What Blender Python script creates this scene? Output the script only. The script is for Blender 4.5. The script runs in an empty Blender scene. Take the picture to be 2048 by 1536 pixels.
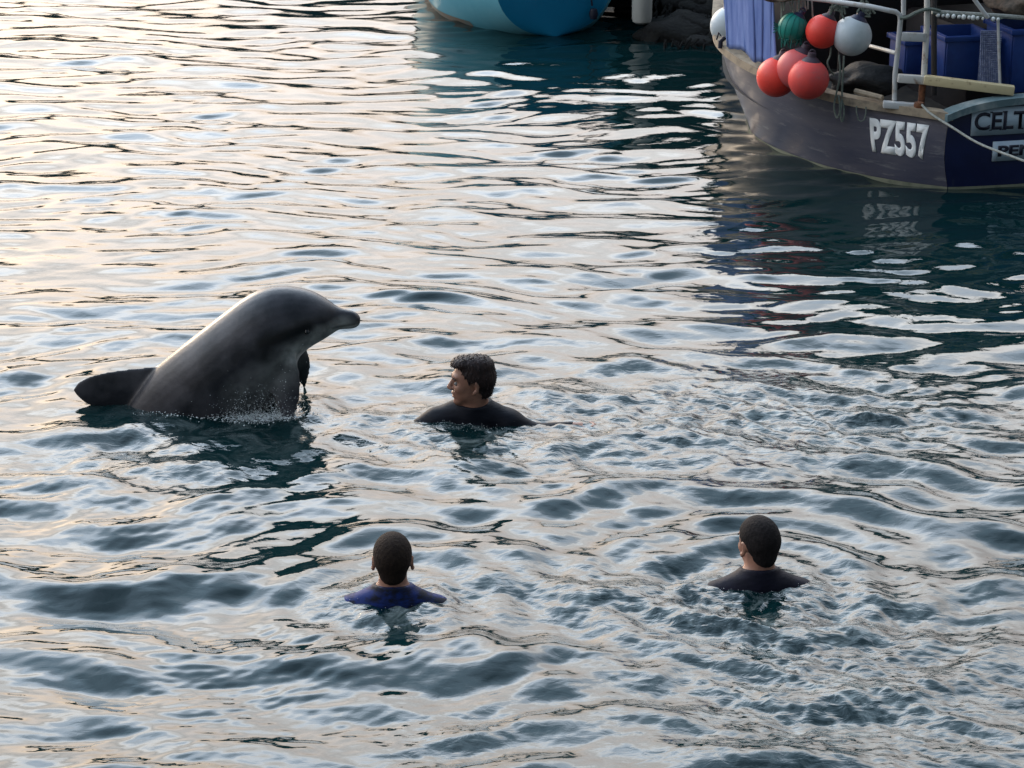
import bpy, bmesh, math, random
import numpy as np
from mathutils import Vector, Matrix
random.seed(7); rng = np.random.default_rng(7)
S = bpy.context.scene; COL = S.collection
# ---------------------------------------------------------------- camera, sky, sun, exposure
FPX = 4500.0; TH = math.atan(1588 / FPX); CT, ST = math.cos(TH), math.sin(TH); CH = CT / .25
cam_d = bpy.data.cameras.new('camera'); cam = bpy.data.objects.new('camera', cam_d); COL.objects.link(cam)
cam.location = (0, 0, CH); cam.rotation_euler = (math.pi / 2 - TH, 0, 0)
cam_d.sensor_width = 36; cam_d.lens = FPX / 2048 * 36; cam_d.clip_end = 3000; cam_d.clip_start = .1
S.camera = cam
VEIL_L = 17.5; VEIL = [(.12, (.24, .19, .165)), (.22, (.33, .285, .265)), (.36, (.60, .56, .54)), (.49, (.94, .93, .92)), (.64, (.72, .84, .99)), (.82, (.28, .39, .50))]
SUN_EL, SUN_AZ = math.radians(12), math.radians(-28)      # azimuth from +Y, negative = to the left
W = bpy.data.worlds.new('World'); S.world = W; W.use_nodes = True
nt = W.node_tree; nt.nodes.clear()
o_ = nt.nodes.new('ShaderNodeOutputWorld'); bg = nt.nodes.new('ShaderNodeBackground')
sky = nt.nodes.new('ShaderNodeTexSky'); sky.sky_type = 'NISHITA'; sky.sun_disc = False
sky.sun_elevation = SUN_EL; sky.sun_rotation = SUN_AZ; sky.air_density = 1.0; sky.dust_density = 2.2; sky.ozone_density = 1.0
tc = nt.nodes.new('ShaderNodeTexCoord'); mp = nt.nodes.new('ShaderNodeMapping'); mp.inputs['Scale'].default_value = (1.2, 1.2, 3.2)
nz = nt.nodes.new('ShaderNodeTexNoise'); nz.inputs['Scale'].default_value = 1.6; nz.inputs['Detail'].default_value = 6; nz.inputs['Roughness'].default_value = .55
L = nt.links.new
def wn(t, **k):
    n_ = nt.nodes.new(t)
    for a_, v_ in k.items(): setattr(n_, a_, v_)
    return n_
# thin high cloud veil: warm and dimmer at the horizon, pale and brighter above, strongest towards the low sun
sp = wn('ShaderNodeSeparateXYZ'); L(tc.outputs['Generated'], sp.inputs[0])
vr = wn('ShaderNodeValToRGB'); e = vr.color_ramp.elements; e[0].position = 0; e[0].color = (.36, .24, .17, 1); e[1].position = 1; e[1].color = (.20, .25, .33, 1)
for p_, c_ in VEIL: q_ = e.new(p_); q_.color = (*c_, 1)
L(sp.outputs[2], vr.inputs[0])
dt = wn('ShaderNodeVectorMath', operation='DOT_PRODUCT'); L(tc.outputs['Generated'], dt.inputs[0]); dt.inputs[1].default_value = (math.sin(SUN_AZ), math.cos(SUN_AZ), .25)
lb = wn('ShaderNodeMapRange'); lb.inputs[1].default_value = -.9; lb.inputs[2].default_value = .95; lb.inputs[3].default_value = .045; lb.inputs[4].default_value = 1.0; L(dt.outputs['Value'], lb.inputs[0])
lp = wn('ShaderNodeMath', operation='POWER'); lp.inputs[1].default_value = 2.1; L(lb.outputs[0], lp.inputs[0])
L(tc.outputs['Generated'], mp.inputs['Vector']); L(mp.outputs[0], nz.inputs['Vector'])
nr_ = wn('ShaderNodeMapRange'); nr_.inputs[1].default_value = .3; nr_.inputs[2].default_value = .7; nr_.inputs[3].default_value = .52; nr_.inputs[4].default_value = 1.32; L(nz.outputs[0], nr_.inputs[0])
m1 = wn('ShaderNodeMath', operation='MULTIPLY'); L(lp.outputs[0], m1.inputs[0]); L(nr_.outputs[0], m1.inputs[1])
m2 = wn('ShaderNodeMath', operation='MULTIPLY'); L(m1.outputs[0], m2.inputs[0]); m2.inputs[1].default_value = VEIL_L
vs_ = wn('ShaderNodeVectorMath', operation='SCALE'); L(vr.outputs[0], vs_.inputs[0]); L(m2.outputs[0], vs_.inputs[3])
mx = wn('ShaderNodeMixRGB'); mx.inputs[0].default_value = .86; L(sky.outputs[0], mx.inputs[1]); L(vs_.outputs[0], mx.inputs[2]); L(mx.outputs[0], bg.inputs[0]); L(bg.outputs[0], o_.inputs[0])
bg.inputs[1].default_value = .15
sd = bpy.data.lights.new('sun', 'SUN'); sun = bpy.data.objects.new('sun', sd); COL.objects.link(sun)
sd.energy = .5; sd.angle = math.radians(12); sd.color = (1, .80, .60)
sdir = Vector((math.sin(SUN_AZ) * math.cos(SUN_EL), math.cos(SUN_AZ) * math.cos(SUN_EL), math.sin(SUN_EL)))
sun.rotation_euler = sdir.to_track_quat('Z', 'Y').to_euler(); sun.location = sdir * 40
S.view_settings.view_transform = 'Standard'; S.view_settings.look = 'None'; S.view_settings.exposure = 1.5; S.view_settings.gamma = 1
S.render.engine = 'CYCLES'; S.cycles.use_denoising = True; S.cycles.max_bounces = 6; S.cycles.sample_clamp_indirect = 6

# ---------------------------------------------------------------- helpers
def ray(u, v):
    a = (u - 1024) / FPX; b = -(v - 768) / FPX
    return np.array([a, CT + b * ST, -ST + b * CT])
def P(u, v, Z=0.0):
    d = ray(u, v); t = (Z - CH) / d[2]; return np.array([0, 0, CH]) + t * d
def PY(u, v, Y):
    d = ray(u, v); return np.array([0, 0, CH]) + Y / d[1] * d
def tag(o, label=None, cat=None, group=None, kind=None):
    for k, v in (('label', label), ('category', cat), ('group', group), ('kind', kind)):
        if v: o[k] = v
    return o
def empty(name, loc=(0, 0, 0), rz=0, **k):
    o = bpy.data.objects.new(name, None); COL.objects.link(o); o.location = loc; o.rotation_euler = (0, 0, rz); o.empty_display_size = .1
    return tag(o, **k)
def link(name, me, mat=None, parent=None, smooth=True, **k):
    o = bpy.data.objects.new(name, me); COL.objects.link(o)
    if mat: me.materials.append(mat)
    if smooth: me.polygons.foreach_set('use_smooth', [True] * len(me.polygons))
    if parent: o.parent = parent
    return tag(o, **k)
def mesh(name, V, Fc):
    me = bpy.data.meshes.new(name); me.from_pydata([tuple(map(float, v)) for v in V], [], [tuple(map(int, f)) for f in Fc]); me.update(); return me
class MB:
    def __init__(s): s.V = []; s.F = []
    def add(s, V, F):
        n = len(s.V); s.V += [tuple(v) for v in V]; s.F += [tuple(i + n for i in f) for f in F]; return s
    def box(s, c, d, rz=0, M=None, bev=0):
        bm = bmesh.new(); bmesh.ops.create_cube(bm, size=1); bmesh.ops.scale(bm, vec=d, verts=bm.verts)
        if bev: bmesh.ops.bevel(bm, geom=bm.edges[:], offset=bev, segments=2, affect='EDGES', profile=.5)
        R = (M or Matrix.Rotation(rz, 4, 'Z')); bmesh.ops.transform(bm, matrix=Matrix.Translation(c) @ R, verts=bm.verts)
        bm.verts.index_update(); s.add([v.co[:] for v in bm.verts], [[v.index for v in f.verts] for f in bm.faces]); bm.free(); return s
    def tube(s, pts, r, n=8, cap=True):
        pts = [Vector(p) for p in pts]; m = len(pts); rs = r if hasattr(r, '__len__') else [r] * m
        V = []; F = []; up = None
        for i, p in enumerate(pts):
            t = (pts[min(i + 1, m - 1)] - pts[max(i - 1, 0)]).normalized()
            if up is None: up = Vector((0, 0, 1)) if abs(t.z) < .9 else Vector((1, 0, 0))
            a = t.cross(up).normalized(); b = a.cross(t).normalized(); up = b
            for k in range(n):
                w = 2 * math.pi * k / n; V.append((p + (a * math.cos(w) + b * math.sin(w)) * rs[i])[:])
        for i in range(m - 1):
            for k in range(n):
                F.append((i * n + k, i * n + (k + 1) % n, (i + 1) * n + (k + 1) % n, (i + 1) * n + k))
        if cap: F.append(tuple(range(n))[::-1]); F.append(tuple(range((m - 1) * n, m * n)))
        return s.add(V, F)
    def lathe(s, prof, c=(0, 0, 0), M=None, n=24):
        M = Matrix.Translation(c) @ (M or Matrix())
        V = []; F = []
        for (r, z) in prof:
            for k in range(n):
                w = 2 * math.pi * k / n; V.append((M @ Vector((r * math.cos(w), r * math.sin(w), z)))[:])
        for i in range(len(prof) - 1):
            for k in range(n): F.append((i * n + k, i * n + (k + 1) % n, (i + 1) * n + (k + 1) % n, (i + 1) * n + k))
        F.append(tuple(range(n))[::-1]); F.append(tuple(range((len(prof) - 1) * n, len(prof) * n)))
        return s.add(V, F)
    def build(s, name, mat=None, parent=None, smooth=True, **k):
        me = mesh(name, s.V, s.F); bm = bmesh.new(); bm.from_mesh(me); bmesh.ops.recalc_face_normals(bm, faces=bm.faces); bm.to_mesh(me); bm.free()
        o = link(name, me, mat, parent, smooth, **k)
        if smooth:
            me.set_sharp_from_angle(angle=math.radians(38))
        return o

def mat(name, col, rough=.6, metal=0, noise=0, nscale=8, bump=0, bscale=40, col2=None, coat=0, spec=None, stretch=(1, 1, 1), thresh=(.4, .65), noise_coord='Object', streak=None):
    m = bpy.data.materials.new(name); m.use_nodes = True; n = m.node_tree.nodes; l = m.node_tree.links.new; b = n['Principled BSDF']
    b.inputs['Base Color'].default_value = (*col, 1); b.inputs['Roughness'].default_value = rough; b.inputs['Metallic'].default_value = metal
    if coat: b.inputs['Coat Weight'].default_value = coat; b.inputs['Coat Roughness'].default_value = .15
    if spec is not None: b.inputs['Specular IOR Level'].default_value = spec
    t = n.new('ShaderNodeTexCoord'); mpp = n.new('ShaderNodeMapping'); mpp.inputs['Scale'].default_value = stretch; l(t.outputs[noise_coord], mpp.inputs[0])
    if col2 is not None:
        z = n.new('ShaderNodeTexNoise'); z.inputs['Scale'].default_value = nscale; z.inputs['Detail'].default_value = 6; z.inputs['Roughness'].default_value = .6; l(mpp.outputs[0], z.inputs['Vector'])
        r = n.new('ShaderNodeValToRGB'); r.color_ramp.elements[0].position = thresh[0]; r.color_ramp.elements[1].position = thresh[1]
        r.color_ramp.elements[0].color = (*col, 1); r.color_ramp.elements[1].color = (*col2, 1); l(z.outputs[0], r.inputs[0]); l(r.outputs[0], b.inputs['Base Color'])
    if streak:
        cs, sc_, st_, th = streak; m2_ = n.new('ShaderNodeMapping'); m2_.inputs['Scale'].default_value = st_; l(t.outputs[noise_coord], m2_.inputs[0])
        z = n.new('ShaderNodeTexNoise'); z.inputs['Scale'].default_value = sc_; z.inputs['Detail'].default_value = 8; z.inputs['Roughness'].default_value = .7; l(m2_.outputs[0], z.inputs['Vector'])
        r9 = n.new('ShaderNodeMapRange'); r9.inputs[1].default_value = th[0]; r9.inputs[2].default_value = th[1]; r9.inputs[4].default_value = th[2]; l(z.outputs[0], r9.inputs[0])
        x9 = n.new('ShaderNodeMixRGB'); x9.inputs[2].default_value = (*cs, 1); l(r9.outputs[0], x9.inputs[0]); l(r.outputs[0], x9.inputs[1]); l(x9.outputs[0], b.inputs['Base Color'])
    if bump:
        z = n.new('ShaderNodeTexNoise'); z.inputs['Scale'].default_value = bscale; z.inputs['Detail'].default_value = 4; l(mpp.outputs[0], z.inputs['Vector'])
        bb = n.new('ShaderNodeBump'); bb.inputs['Strength'].default_value = 1; bb.inputs['Distance'].default_value = bump; l(z.outputs[0], bb.inputs['Height']); l(bb.outputs[0], b.inputs['Normal'])
    return m
M = {}
M['hull_navy_sheen'] = mat('navy_paint_sky_sheen', (.036, .041, .074), .42, col2=(.084, .082, .106), nscale=3.0, stretch=(.7, .7, 3.5), thresh=(.3, .72), bump=.003, bscale=4, coat=.12, streak=((.20, .20, .21), 5, (.8, .8, 5), (.56, .70, .75)))  # same navy as the transom, sky sheen put into the greyer base; scuff streaks
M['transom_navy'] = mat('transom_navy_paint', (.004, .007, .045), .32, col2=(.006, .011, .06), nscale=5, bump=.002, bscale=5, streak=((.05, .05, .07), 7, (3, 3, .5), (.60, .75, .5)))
M['white_paint'] = mat('white_paint', (.50, .51, .51), .5, col2=(.30, .24, .18), nscale=14, thresh=(.55, .72))
M['rust_white'] = mat('rusty_white_paint', (.62, .60, .56), .5, col2=(.22, .10, .04), nscale=11, thresh=(.58, .70), bump=.001, bscale=60)
M['rust'] = mat('rusted_steel', (.20, .075, .03), .8, col2=(.06, .02, .012), nscale=25)
M['rub'] = mat('worn_wood', (.34, .27, .19), .7, col2=(.16, .13, .10), nscale=14, stretch=(1, 1, 1), thresh=(.45, .7), bump=.003, bscale=30)
M['timber'] = mat('weathered_timber', (.55, .46, .27), .75, col2=(.20, .13, .07), nscale=18, thresh=(.58, .72), bump=.003, bscale=35)
M['scum'] = mat('waterline_slime', (.20, .21, .15), .6, col2=(.05, .065, .045), nscale=9, thresh=(.5, .8))
M['dark'] = mat('dark_grey_paint', (.022, .022, .026), .6, col2=(.035, .03, .03), nscale=5)
M['deck'] = mat('deck_grey', (.05, .05, .05), .7, col2=(.09, .08, .07), nscale=9)
M['blue_bin'] = mat('blue_plastic', (.004, .030, .17), .55, col2=(.006, .040, .20), nscale=12, bump=.001)
M['cloth'] = mat('blue_cloth', (.10, .16, .40), .9, col2=(.15, .22, .48), nscale=6, stretch=(3, 3, .6), bump=.0008, bscale=160)
M['red'] = mat('orange_red_vinyl', (.90, .065, .040), .5, col2=(.72, .045, .035), nscale=7, thresh=(.3, .8), bump=.0006, bscale=60, streak=((.42, .06, .05), 9, (1, 1, 2), (.55, .75, .7)))
M['red_faded'] = mat('faded_pink_vinyl', (.66, .11, .10), .55, col2=(.50, .10, .12), nscale=7, thresh=(.35, .8))
M['red_scuffed'] = mat('scuffed_red_vinyl', (.78, .07, .055), .55, col2=(.55, .07, .07), nscale=6, thresh=(.4, .75), streak=((.40, .12, .11), 8, (1, 1, 1.5), (.54, .70, .7)))
M['green'] = mat('green_vinyl', (.0, .20, .16), .55, col2=(.01, .24, .19), nscale=7)
M['white_buoy'] = mat('white_vinyl', (.50, .56, .60), .45, col2=(.42, .48, .50), nscale=6, bump=.0006, streak=((.20, .22, .18), 9, (1, 1, 1), (.58, .75, .6)))
M['cap'] = mat('navy_buoy_cap', (.012, .014, .05), .5)
M['cap_dark'] = mat('grimy_buoy_cap', (.05, .03, .045), .6)
M['rope'] = mat('grey_green_rope', (.12, .15, .13), .9, col2=(.2, .22, .19), nscale=60, bump=.002, bscale=120)
M['rope_pale'] = mat('pale_rope', (.40, .40, .36), .9, col2=(.25, .26, .23), nscale=50, bump=.002, bscale=120)
M['net'] = mat('green_net', (.01, .13, .11), .9)
M['net_brown'] = mat('brown_net', (.16, .12, .09), .95, col2=(.07, .06, .05), nscale=20, bump=.02, bscale=25)
M['float'] = mat('white_float', (.75, .76, .74), .5)
M['plate'] = mat('pale_name_plate', (.42, .52, .60), .5, col2=(.36, .46, .55), nscale=15)
M['ink'] = mat('dark_lettering', (.01, .012, .03), .5)
M['letter'] = mat('white_lettering', (.90, .91, .90), .5)
M['mesh_panel'] = mat('grey_blue_mesh', (.12, .15, .27), .8, col2=(.24, .28, .42), nscale=45, thresh=(.45, .6), bump=.004, bscale=45)
M['tarp'] = mat('dark_tarpaulin', (.016, .017, .018), .75, bump=.03, bscale=9, stretch=(1, 1, 2))
M['blue_hull'] = mat('pale_blue_gelcoat', (.10, .38, .50), .5, col2=(.14, .43, .54), nscale=2.5, coat=0, spec=.3, bump=.002, bscale=3)
M['blue_transom'] = mat('turquoise_paint', (.0, .19, .36), .35, col2=(.0, .17, .33), nscale=3, coat=.2)
M['stain'] = mat('stained_boot_top', (.24, .19, .15), .6, col2=(.16, .20, .19), nscale=8)
M['glass'] = mat('dark_window', (.01, .012, .015), .05)
M['wall'] = mat('weedy_stone', (.018, .016, .015), .85, col2=(.008, .008, .007), nscale=3, bump=.02, bscale=6)
M['weed'] = mat('wet_seaweed', (.004, .004, .004), .85, spec=.25, col2=(.011, .011, .009), nscale=7, thresh=(.45, .75), bump=.012, bscale=30)
M['hill'] = mat('distant_hill', (.045, .05, .03), .9, col2=(.08, .06, .045), nscale=.05)
M['fender'] = mat('grubby_white_fender', (.48, .48, .44), .5, col2=(.34, .35, .31), nscale=6, stretch=(1, 1, .5), thresh=(.5, .8))
M['skin'] = mat('skin', (.30, .145, .095), .45, col2=(.23, .11, .075), nscale=25, bump=.0006, bscale=90)
M['hair'] = mat('wet_dark_brown_hair', (.012, .006, .006), .6, spec=.3, col2=(.026, .012, .010), nscale=60, stretch=(1, 1, .3), bump=.006, bscale=70)
M['hair_fair'] = mat('cropped_brown_hair', (.016, .010, .008), .85, spec=.15, col2=(.026, .017, .012), nscale=60, bump=.003, bscale=160)
M['hair_grey'] = mat('cropped_grey_brown_hair', (.010, .008, .008), .85, spec=.15, col2=(.018, .014, .014), nscale=60, bump=.003, bscale=160)
M['wetsuit'] = mat('black_neoprene', (.003, .004, .009), .65, spec=.22, col2=(.005, .006, .012), nscale=12, bump=.008, bscale=11, stretch=(1, 1, 1.8))
M['wetsuit_purple'] = mat('dark_navy_neoprene', (.003, .003, .010), .65, spec=.2, col2=(.005, .004, .014), nscale=12, bump=.008, bscale=11, stretch=(1, 1, 1.8))
M['rash_blue'] = mat('blue_rash_vest', (.003, .018, .12), .65, spec=.2, col2=(.002, .004, .014), thresh=(.42, .56), nscale=10, bump=.008, bscale=11, stretch=(1, 1, 1.8))
M['rash_dark'] = mat('dark_vest_panel', (.012, .016, .02), .5)
M['eye_white'] = mat('eye_white', (.20, .18, .17), .6)
M['foam'] = mat('water_foam', (.62, .66, .66), .35)

# ---------------------------------------------------------------- signed distance modelling for people
def capsule(a, b, ra, rb): return ('cap', np.array(a, float), np.array(b, float), ra, rb)
def ell(c, r, R=None, cut=False): return ('cut' if cut else 'ell', np.array(c, float), np.array(r, float), np.eye(3) if R is None else R)
def rotz(a): c, s = math.cos(a), math.sin(a); return np.array([[c, -s, 0], [s, c, 0], [0, 0, 1.]])
def roty(a): c, s = math.cos(a), math.sin(a); return np.array([[c, 0, s], [0, 1., 0], [-s, 0, c]])
def xf(prims, R, t):
    out = []
    for p in prims:
        if p[0] == 'cap': out.append(('cap', R @ p[1] + t, R @ p[2] + t, p[3], p[4]))
        else: out.append((p[0], R @ p[1] + t, p[2], R @ p[3]))
    return out
def sdf(prims, lo, hi, h, k=.02, infl=0.):
    lo = np.array(lo, float); n = np.ceil((np.array(hi) - lo) / h).astype(int) + 1
    D = np.full(n, 1., np.float32); ax = [lo[i] + h * np.arange(n[i]) for i in range(3)]
    for p in prims:
        if p[0] == 'cap': mn = np.minimum(p[1], p[2]) - max(p[3], p[4]); mxx = np.maximum(p[1], p[2]) + max(p[3], p[4])
        else: mn = p[1] - max(p[2]); mxx = p[1] + max(p[2])
        i0 = np.clip(np.floor((mn - .06 - lo) / h).astype(int), 0, n); i1 = np.clip(np.ceil((mxx + .06 - lo) / h).astype(int) + 1, 0, n)
        if (i1 <= i0).any(): continue
        sl = tuple(slice(i0[j], i1[j]) for j in range(3))
        X, Y, Z = np.meshgrid(*[ax[j][i0[j]:i1[j]] for j in range(3)], indexing='ij'); Q = np.stack([X, Y, Z], -1)
        if p[0] == 'cap':
            ab = p[2] - p[1]; t = np.clip(((Q - p[1]) @ ab) / max(ab @ ab, 1e-9), 0, 1)
            d = np.linalg.norm(Q - p[1] - t[..., None] * ab, axis=-1) - (p[3] + (p[4] - p[3]) * t)
        else:
            q = (Q - p[1]) @ p[3]; k0 = np.linalg.norm(q / p[2], axis=-1); k1 = np.linalg.norm(q / p[2] ** 2, axis=-1)
            d = k0 * (k0 - 1) / np.maximum(k1, 1e-6)
        if p[0] == 'cut':
            kk = .008; a = D[sl]; b = -d; hh = np.clip(.5 - .5 * (b - a) / kk, 0, 1); D[sl] = b + (a - b) * hh + kk * hh * (1 - hh)
        else:
            kk = min(k, min(p[3:5]) * .9 if p[0] == 'cap' else min(p[2]) * .9); a = D[sl]; hh = np.clip(.5 + .5 * (d - a) / kk, 0, 1); D[sl] = d + (a - d) * hh - kk * hh * (1 - hh)
    return D - infl, ax
def nets(D, ax, name):
    n = D.shape; ins = D < 0
    c = np.zeros(tuple(m - 1 for m in n), int); P3 = np.zeros(c.shape + (3,)); cnt = np.zeros(c.shape)
    for axis in range(3):
        s0 = [slice(None)] * 3; s1 = [slice(None)] * 3; s0[axis] = slice(0, -1); s1[axis] = slice(1, None)
        a, b = D[tuple(s0)], D[tuple(s1)]; cross = (a < 0) != (b < 0); t = np.where(cross, a / np.where(cross, a - b, 1), 0)
        o = [x for x in range(3) if x != axis]
        for da in (0, 1):
            for db in (0, 1):
                sl = [slice(None)] * 3
                sl[o[0]] = slice(da, n[o[0]] - 1 + da); sl[o[1]] = slice(db, n[o[1]] - 1 + db)
                cc = cross[tuple(sl)]; tt = t[tuple(sl)]
                cnt += cc; P3[..., axis] += np.where(cc, tt, 0); P3[..., o[0]] += cc * da; P3[..., o[1]] += cc * db
    act = cnt > 0; idx = np.full(c.shape, -1); idx[act] = np.arange(act.sum())
    ijk = np.argwhere(act); h = ax[0][1] - ax[0][0]
    V = (ijk + P3[act] / cnt[act][:, None]) * h + np.array([a[0] for a in ax])
    F = []
    for axis in range(3):
        s0 = [slice(None)] * 3; s1 = [slice(None)] * 3; s0[axis] = slice(0, -1); s1[axis] = slice(1, None)
        a, b = ins[tuple(s0)], ins[tuple(s1)]; e = np.argwhere(a != b); u, v = (axis + 1) % 3, (axis + 2) % 3
        e = e[(e[:, u] > 0) & (e[:, v] > 0) & (e[:, u] < n[u] - 1) & (e[:, v] < n[v] - 1)]
        eu = np.zeros(3, int); eu[u] = 1; ev = np.zeros(3, int); ev[v] = 1
        q = np.stack([idx[tuple((e - eu - ev).T)], idx[tuple((e - ev).T)], idx[tuple(e.T)], idx[tuple((e - eu).T)]], 1)
        fl = ~a[tuple(e.T)]; q[fl] = q[fl][:, ::-1]; F.append(q)
    F = np.concatenate(F); F = F[(F >= 0).all(1)]
    me = bpy.data.meshes.new(name); me.vertices.add(len(V)); me.vertices.foreach_set('co', V.astype(np.float32).ravel())
    me.loops.add(F.size); me.loops.foreach_set('vertex_index', F.astype(np.int32).ravel()); me.polygons.add(len(F))
    me.polygons.foreach_set('loop_start', np.arange(0, F.size, 4, dtype=np.int32)); me.update(calc_edges=True); me.validate(); return me

# head: faces +X, ears on +-Y, origin between the ears
def head_prims():
    p = [ell((-.012, 0, .038), (.096, .075, .084)), ell((-.045, 0, .02), (.062, .068, .066)), ell((.035, 0, -.005), (.056, .056, .085)),
         ell((.022, 0, -.052), (.062, .053, .052)), ell((.068, 0, -.092), (.022, .026, .018)),
         ell((.078, 0, .038), (.018, .045, .014)), ell((.060, .036, -.018), (.026, .020, .020)), ell((.060, -.036, -.018), (.026, .020, .020)),
         capsule((.088, 0, .022), (.108, 0, -.018), .008, .013), ell((.100, .012, -.024), (.010, .008, .008)), ell((.100, -.012, -.024), (.010, .008, .008)),
         ell((.087, .032, .008), (.014, .016, .011), cut=True), ell((.087, -.032, .008), (.014, .016, .011), cut=True),
         ell((.090, 0, -.049), (.012, .024, .007)), ell((.086, 0, -.064), (.012, .021, .008)), ell((.099, 0, -.0565), (.010, .024, .0028), cut=True)]
    for s in (1, -1):
        R = rotz(s * .45); p += [ell((-.012, s * .080, -.004), (.018, .008, .032), R), ell((-.006, s * .085, -.001), (.008, .007, .018), R, cut=True), ell((-.003, s * .079, -.030), (.009, .007, .010), R)]
    return p
NECK = np.array([-.03, 0, -.185])
def body_prims(shrug, larm, rarm, lean=0):
    """larm / rarm: (elbow, wrist) relative to the torso frame; frame origin at NECK, front is +X, left is +Y"""
    z = shrug
    p = [capsule((0, 0, .02), (.0, 0, -.06), .062, .075), ell((0, 0, -.20), (.105, .165, .17)), ell((.005, 0, -.36), (.10, .145, .16)), ell((0, 0, -.50), (.105, .160, .11)),
         ell((-.01, 0, -.035 + z * .3), (.07, .11, .05))]
    hands = []
    for s, (el, wr) in ((1, larm), (-1, rarm)):
        sh = np.array([0, s * .175, -.075 + z]); el = np.array(el, float); wr = np.array(wr, float)
        p += [capsule((-.01, s * .03, -.005 + z * .5), sh, .062, .056), capsule(sh + [0, s * .0, 0], el, .058, .043), capsule(el, wr, .043, .027)]
        d = (wr - el) / np.linalg.norm(wr - el); side = np.cross(d, [0, 0, 1.]); side /= np.linalg.norm(side)
        pc = wr + d * .05; hands += [capsule(wr, pc, .026, .024)]
        for k, ln in zip((-1.5, -.5, .5, 1.5), (.062, .075, .08, .068)):
            a = pc + side * k * .019 + d * .02; b = a + d * ln * .55; c = b + d * ln * .4 + np.array([0, 0, -.018])
            hands += [capsule(pc + side * k * .013, a, .014, .011), capsule(a, b, .0105, .0095), capsule(b, c, .0095, .008)]
        th = wr + d * .02 + side * s * .02; hands += [capsule(th, th + side * s * .035 + d * .03, .013, .011), capsule(th + side * s * .035 + d * .03, th + side * s * .045 + d * .06, .011, .009)]
        hip = np.array([0, s * .09, -.56]); kn = np.array([.22, s * .15, -.86]); an = np.array([-.04, s * .17, -1.2])
        hands += [capsule(hip, kn, .085, .058), capsule(kn, an, .056, .036), capsule(an, an + [.16, s * .02, -.06], .034, .024)]
    return p, hands
def person(label, head_at, torso_yaw, head_yaw, shrug, larm, rarm, hairmat, suitmat, hairline, hair_infl=.006, quiff=False, scale=1., collar=.012, drop=.15, fwd=(0, 0), pitch=0):
    """head_at = world place of the point between the ears"""
    t = empty('person', head_at, 0, label=label, cat='person'); t.scale = (scale,) * 3
    Rt, Rh = rotz(torso_yaw), rotz(head_yaw) @ roty(pitch); hp = xf(head_prims(), Rh, np.zeros(3))
    nk = np.array([fwd[0], fwd[1], 0]) + Rt @ np.array([-.025, 0, 0]) + [0, 0, -drop]
    tp, hd = body_prims(shrug, larm, rarm); tb = xf(tp, Rt, nk); hb = xf(hd, Rt, nk)
    neck = [capsule(Rh @ np.array([-.028, 0, -.035]), nk + [0, 0, -.01], .055, .060)]
    allp = hp[:4] + tb + neck + hb + hp[4:]
    pts = np.concatenate([[q[1], q[2]] if q[0] == 'cap' else [q[1]] for q in allp]); lo = pts.min(0) - .13; hi = pts.max(0) + .13
    cutz = -.36
    D, ax = sdf(hp[:4] + neck + [tb[0], tb[1], tb[4]] + [q for q in tb[5:]] + hb + tb[2:4] + hp[4:], lo, hi, .0065, .022)
    link('body', nets(D, ax, 'body'), M['skin'], t)
    # wetsuit: a shell 6 mm outside trunk and arms, open at neck and wrists
    D2, ax = sdf(tb + [neck[0]], lo, hi, .008, .03, .007)
    X, Y, Z = np.meshgrid(*ax, indexing='ij', sparse=True)
    ld = (Rt @ np.array([1, 0, 0]))
    zc = nk[2] + .030 + collar - .22 * ((X - nk[0]) * ld[0] + (Y - nk[1]) * ld[1])
    rr = np.sqrt((X - nk[0]) ** 2 + (Y - nk[1]) ** 2)
    D2 = np.maximum(D2, np.where(rr < .098, Z - zc, -1.)).astype(np.float32)
    link('wetsuit', nets(D2, ax, 'wetsuit'), suitmat, t)
    # hair
    hp0 = [ell((-.012, 0, .038), (.096, .075, .084)), ell((-.045, 0, .02), (.062, .068, .066)), ell((.035, 0, -.005), (.056, .056, .085)), ell((-.040, 0, -.026), (.056, .052, .062))]
    if quiff: hp0 += [ell((.040, .0, .098), (.052, .055, .026)), ell((.078, .0, .088), (.014, .045, .018)), ell((-.02, 0, .085), (.08, .066, .045))]
    D3, ax3 = sdf(hp0, (-.16, -.12, -.14), (.14, .12, .16), .004, .012, hair_infl)
    X, Y, Z = np.meshgrid(*ax3, indexing='ij')
    zmin = np.interp(X, [x for x, _ in hairline], [z for _, z in hairline])
    nzz = sum(np.sin(X * a + Y * b + Z * c + e) for a, b, c, e in [(310, 180, 60, 1), (-190, 340, 50, 2), (250, -270, 90, 4), (430, 40, -60, 0)]) / 4
    D3 = (np.maximum(D3, (zmin - Z) * .8) + nzz * (.0010 if not quiff else .0022)).astype(np.float32)
    h = link('hair', nets(D3, ax3, 'hair'), hairmat, t); h.rotation_euler = Matrix(Rh.tolist()).to_euler()
    hm = h.data; nv = len(hm.vertices); rs = random.Random(nv); sb = MB()
    for k in range(900 if quiff else 0):
        v_ = hm.vertices[rs.randrange(nv)]; n_ = v_.normal
        if n_.length < .5 or v_.co.z < -.07: continue
        d_ = (n_ * rs.uniform(.05, .22) + Vector((rs.uniform(-.5, .5) - (.2 if not quiff else -.1), rs.uniform(-.4, .4), -.9 * (1 - max(n_.z, 0)) ))).normalized() * (rs.uniform(.005, .010) if quiff else rs.uniform(.003, .0065))
        w_ = 1 if quiff else .55; sb.tube([v_.co - n_ * .003, v_.co + n_ * .0012 + d_ * .5, v_.co + n_ * .0015 + d_], [.0024 * w_, .0019 * w_, .0004], 3, cap=False)
    if quiff: sb.build('hair_strands', hairmat, h, kind='stuff')
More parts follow.
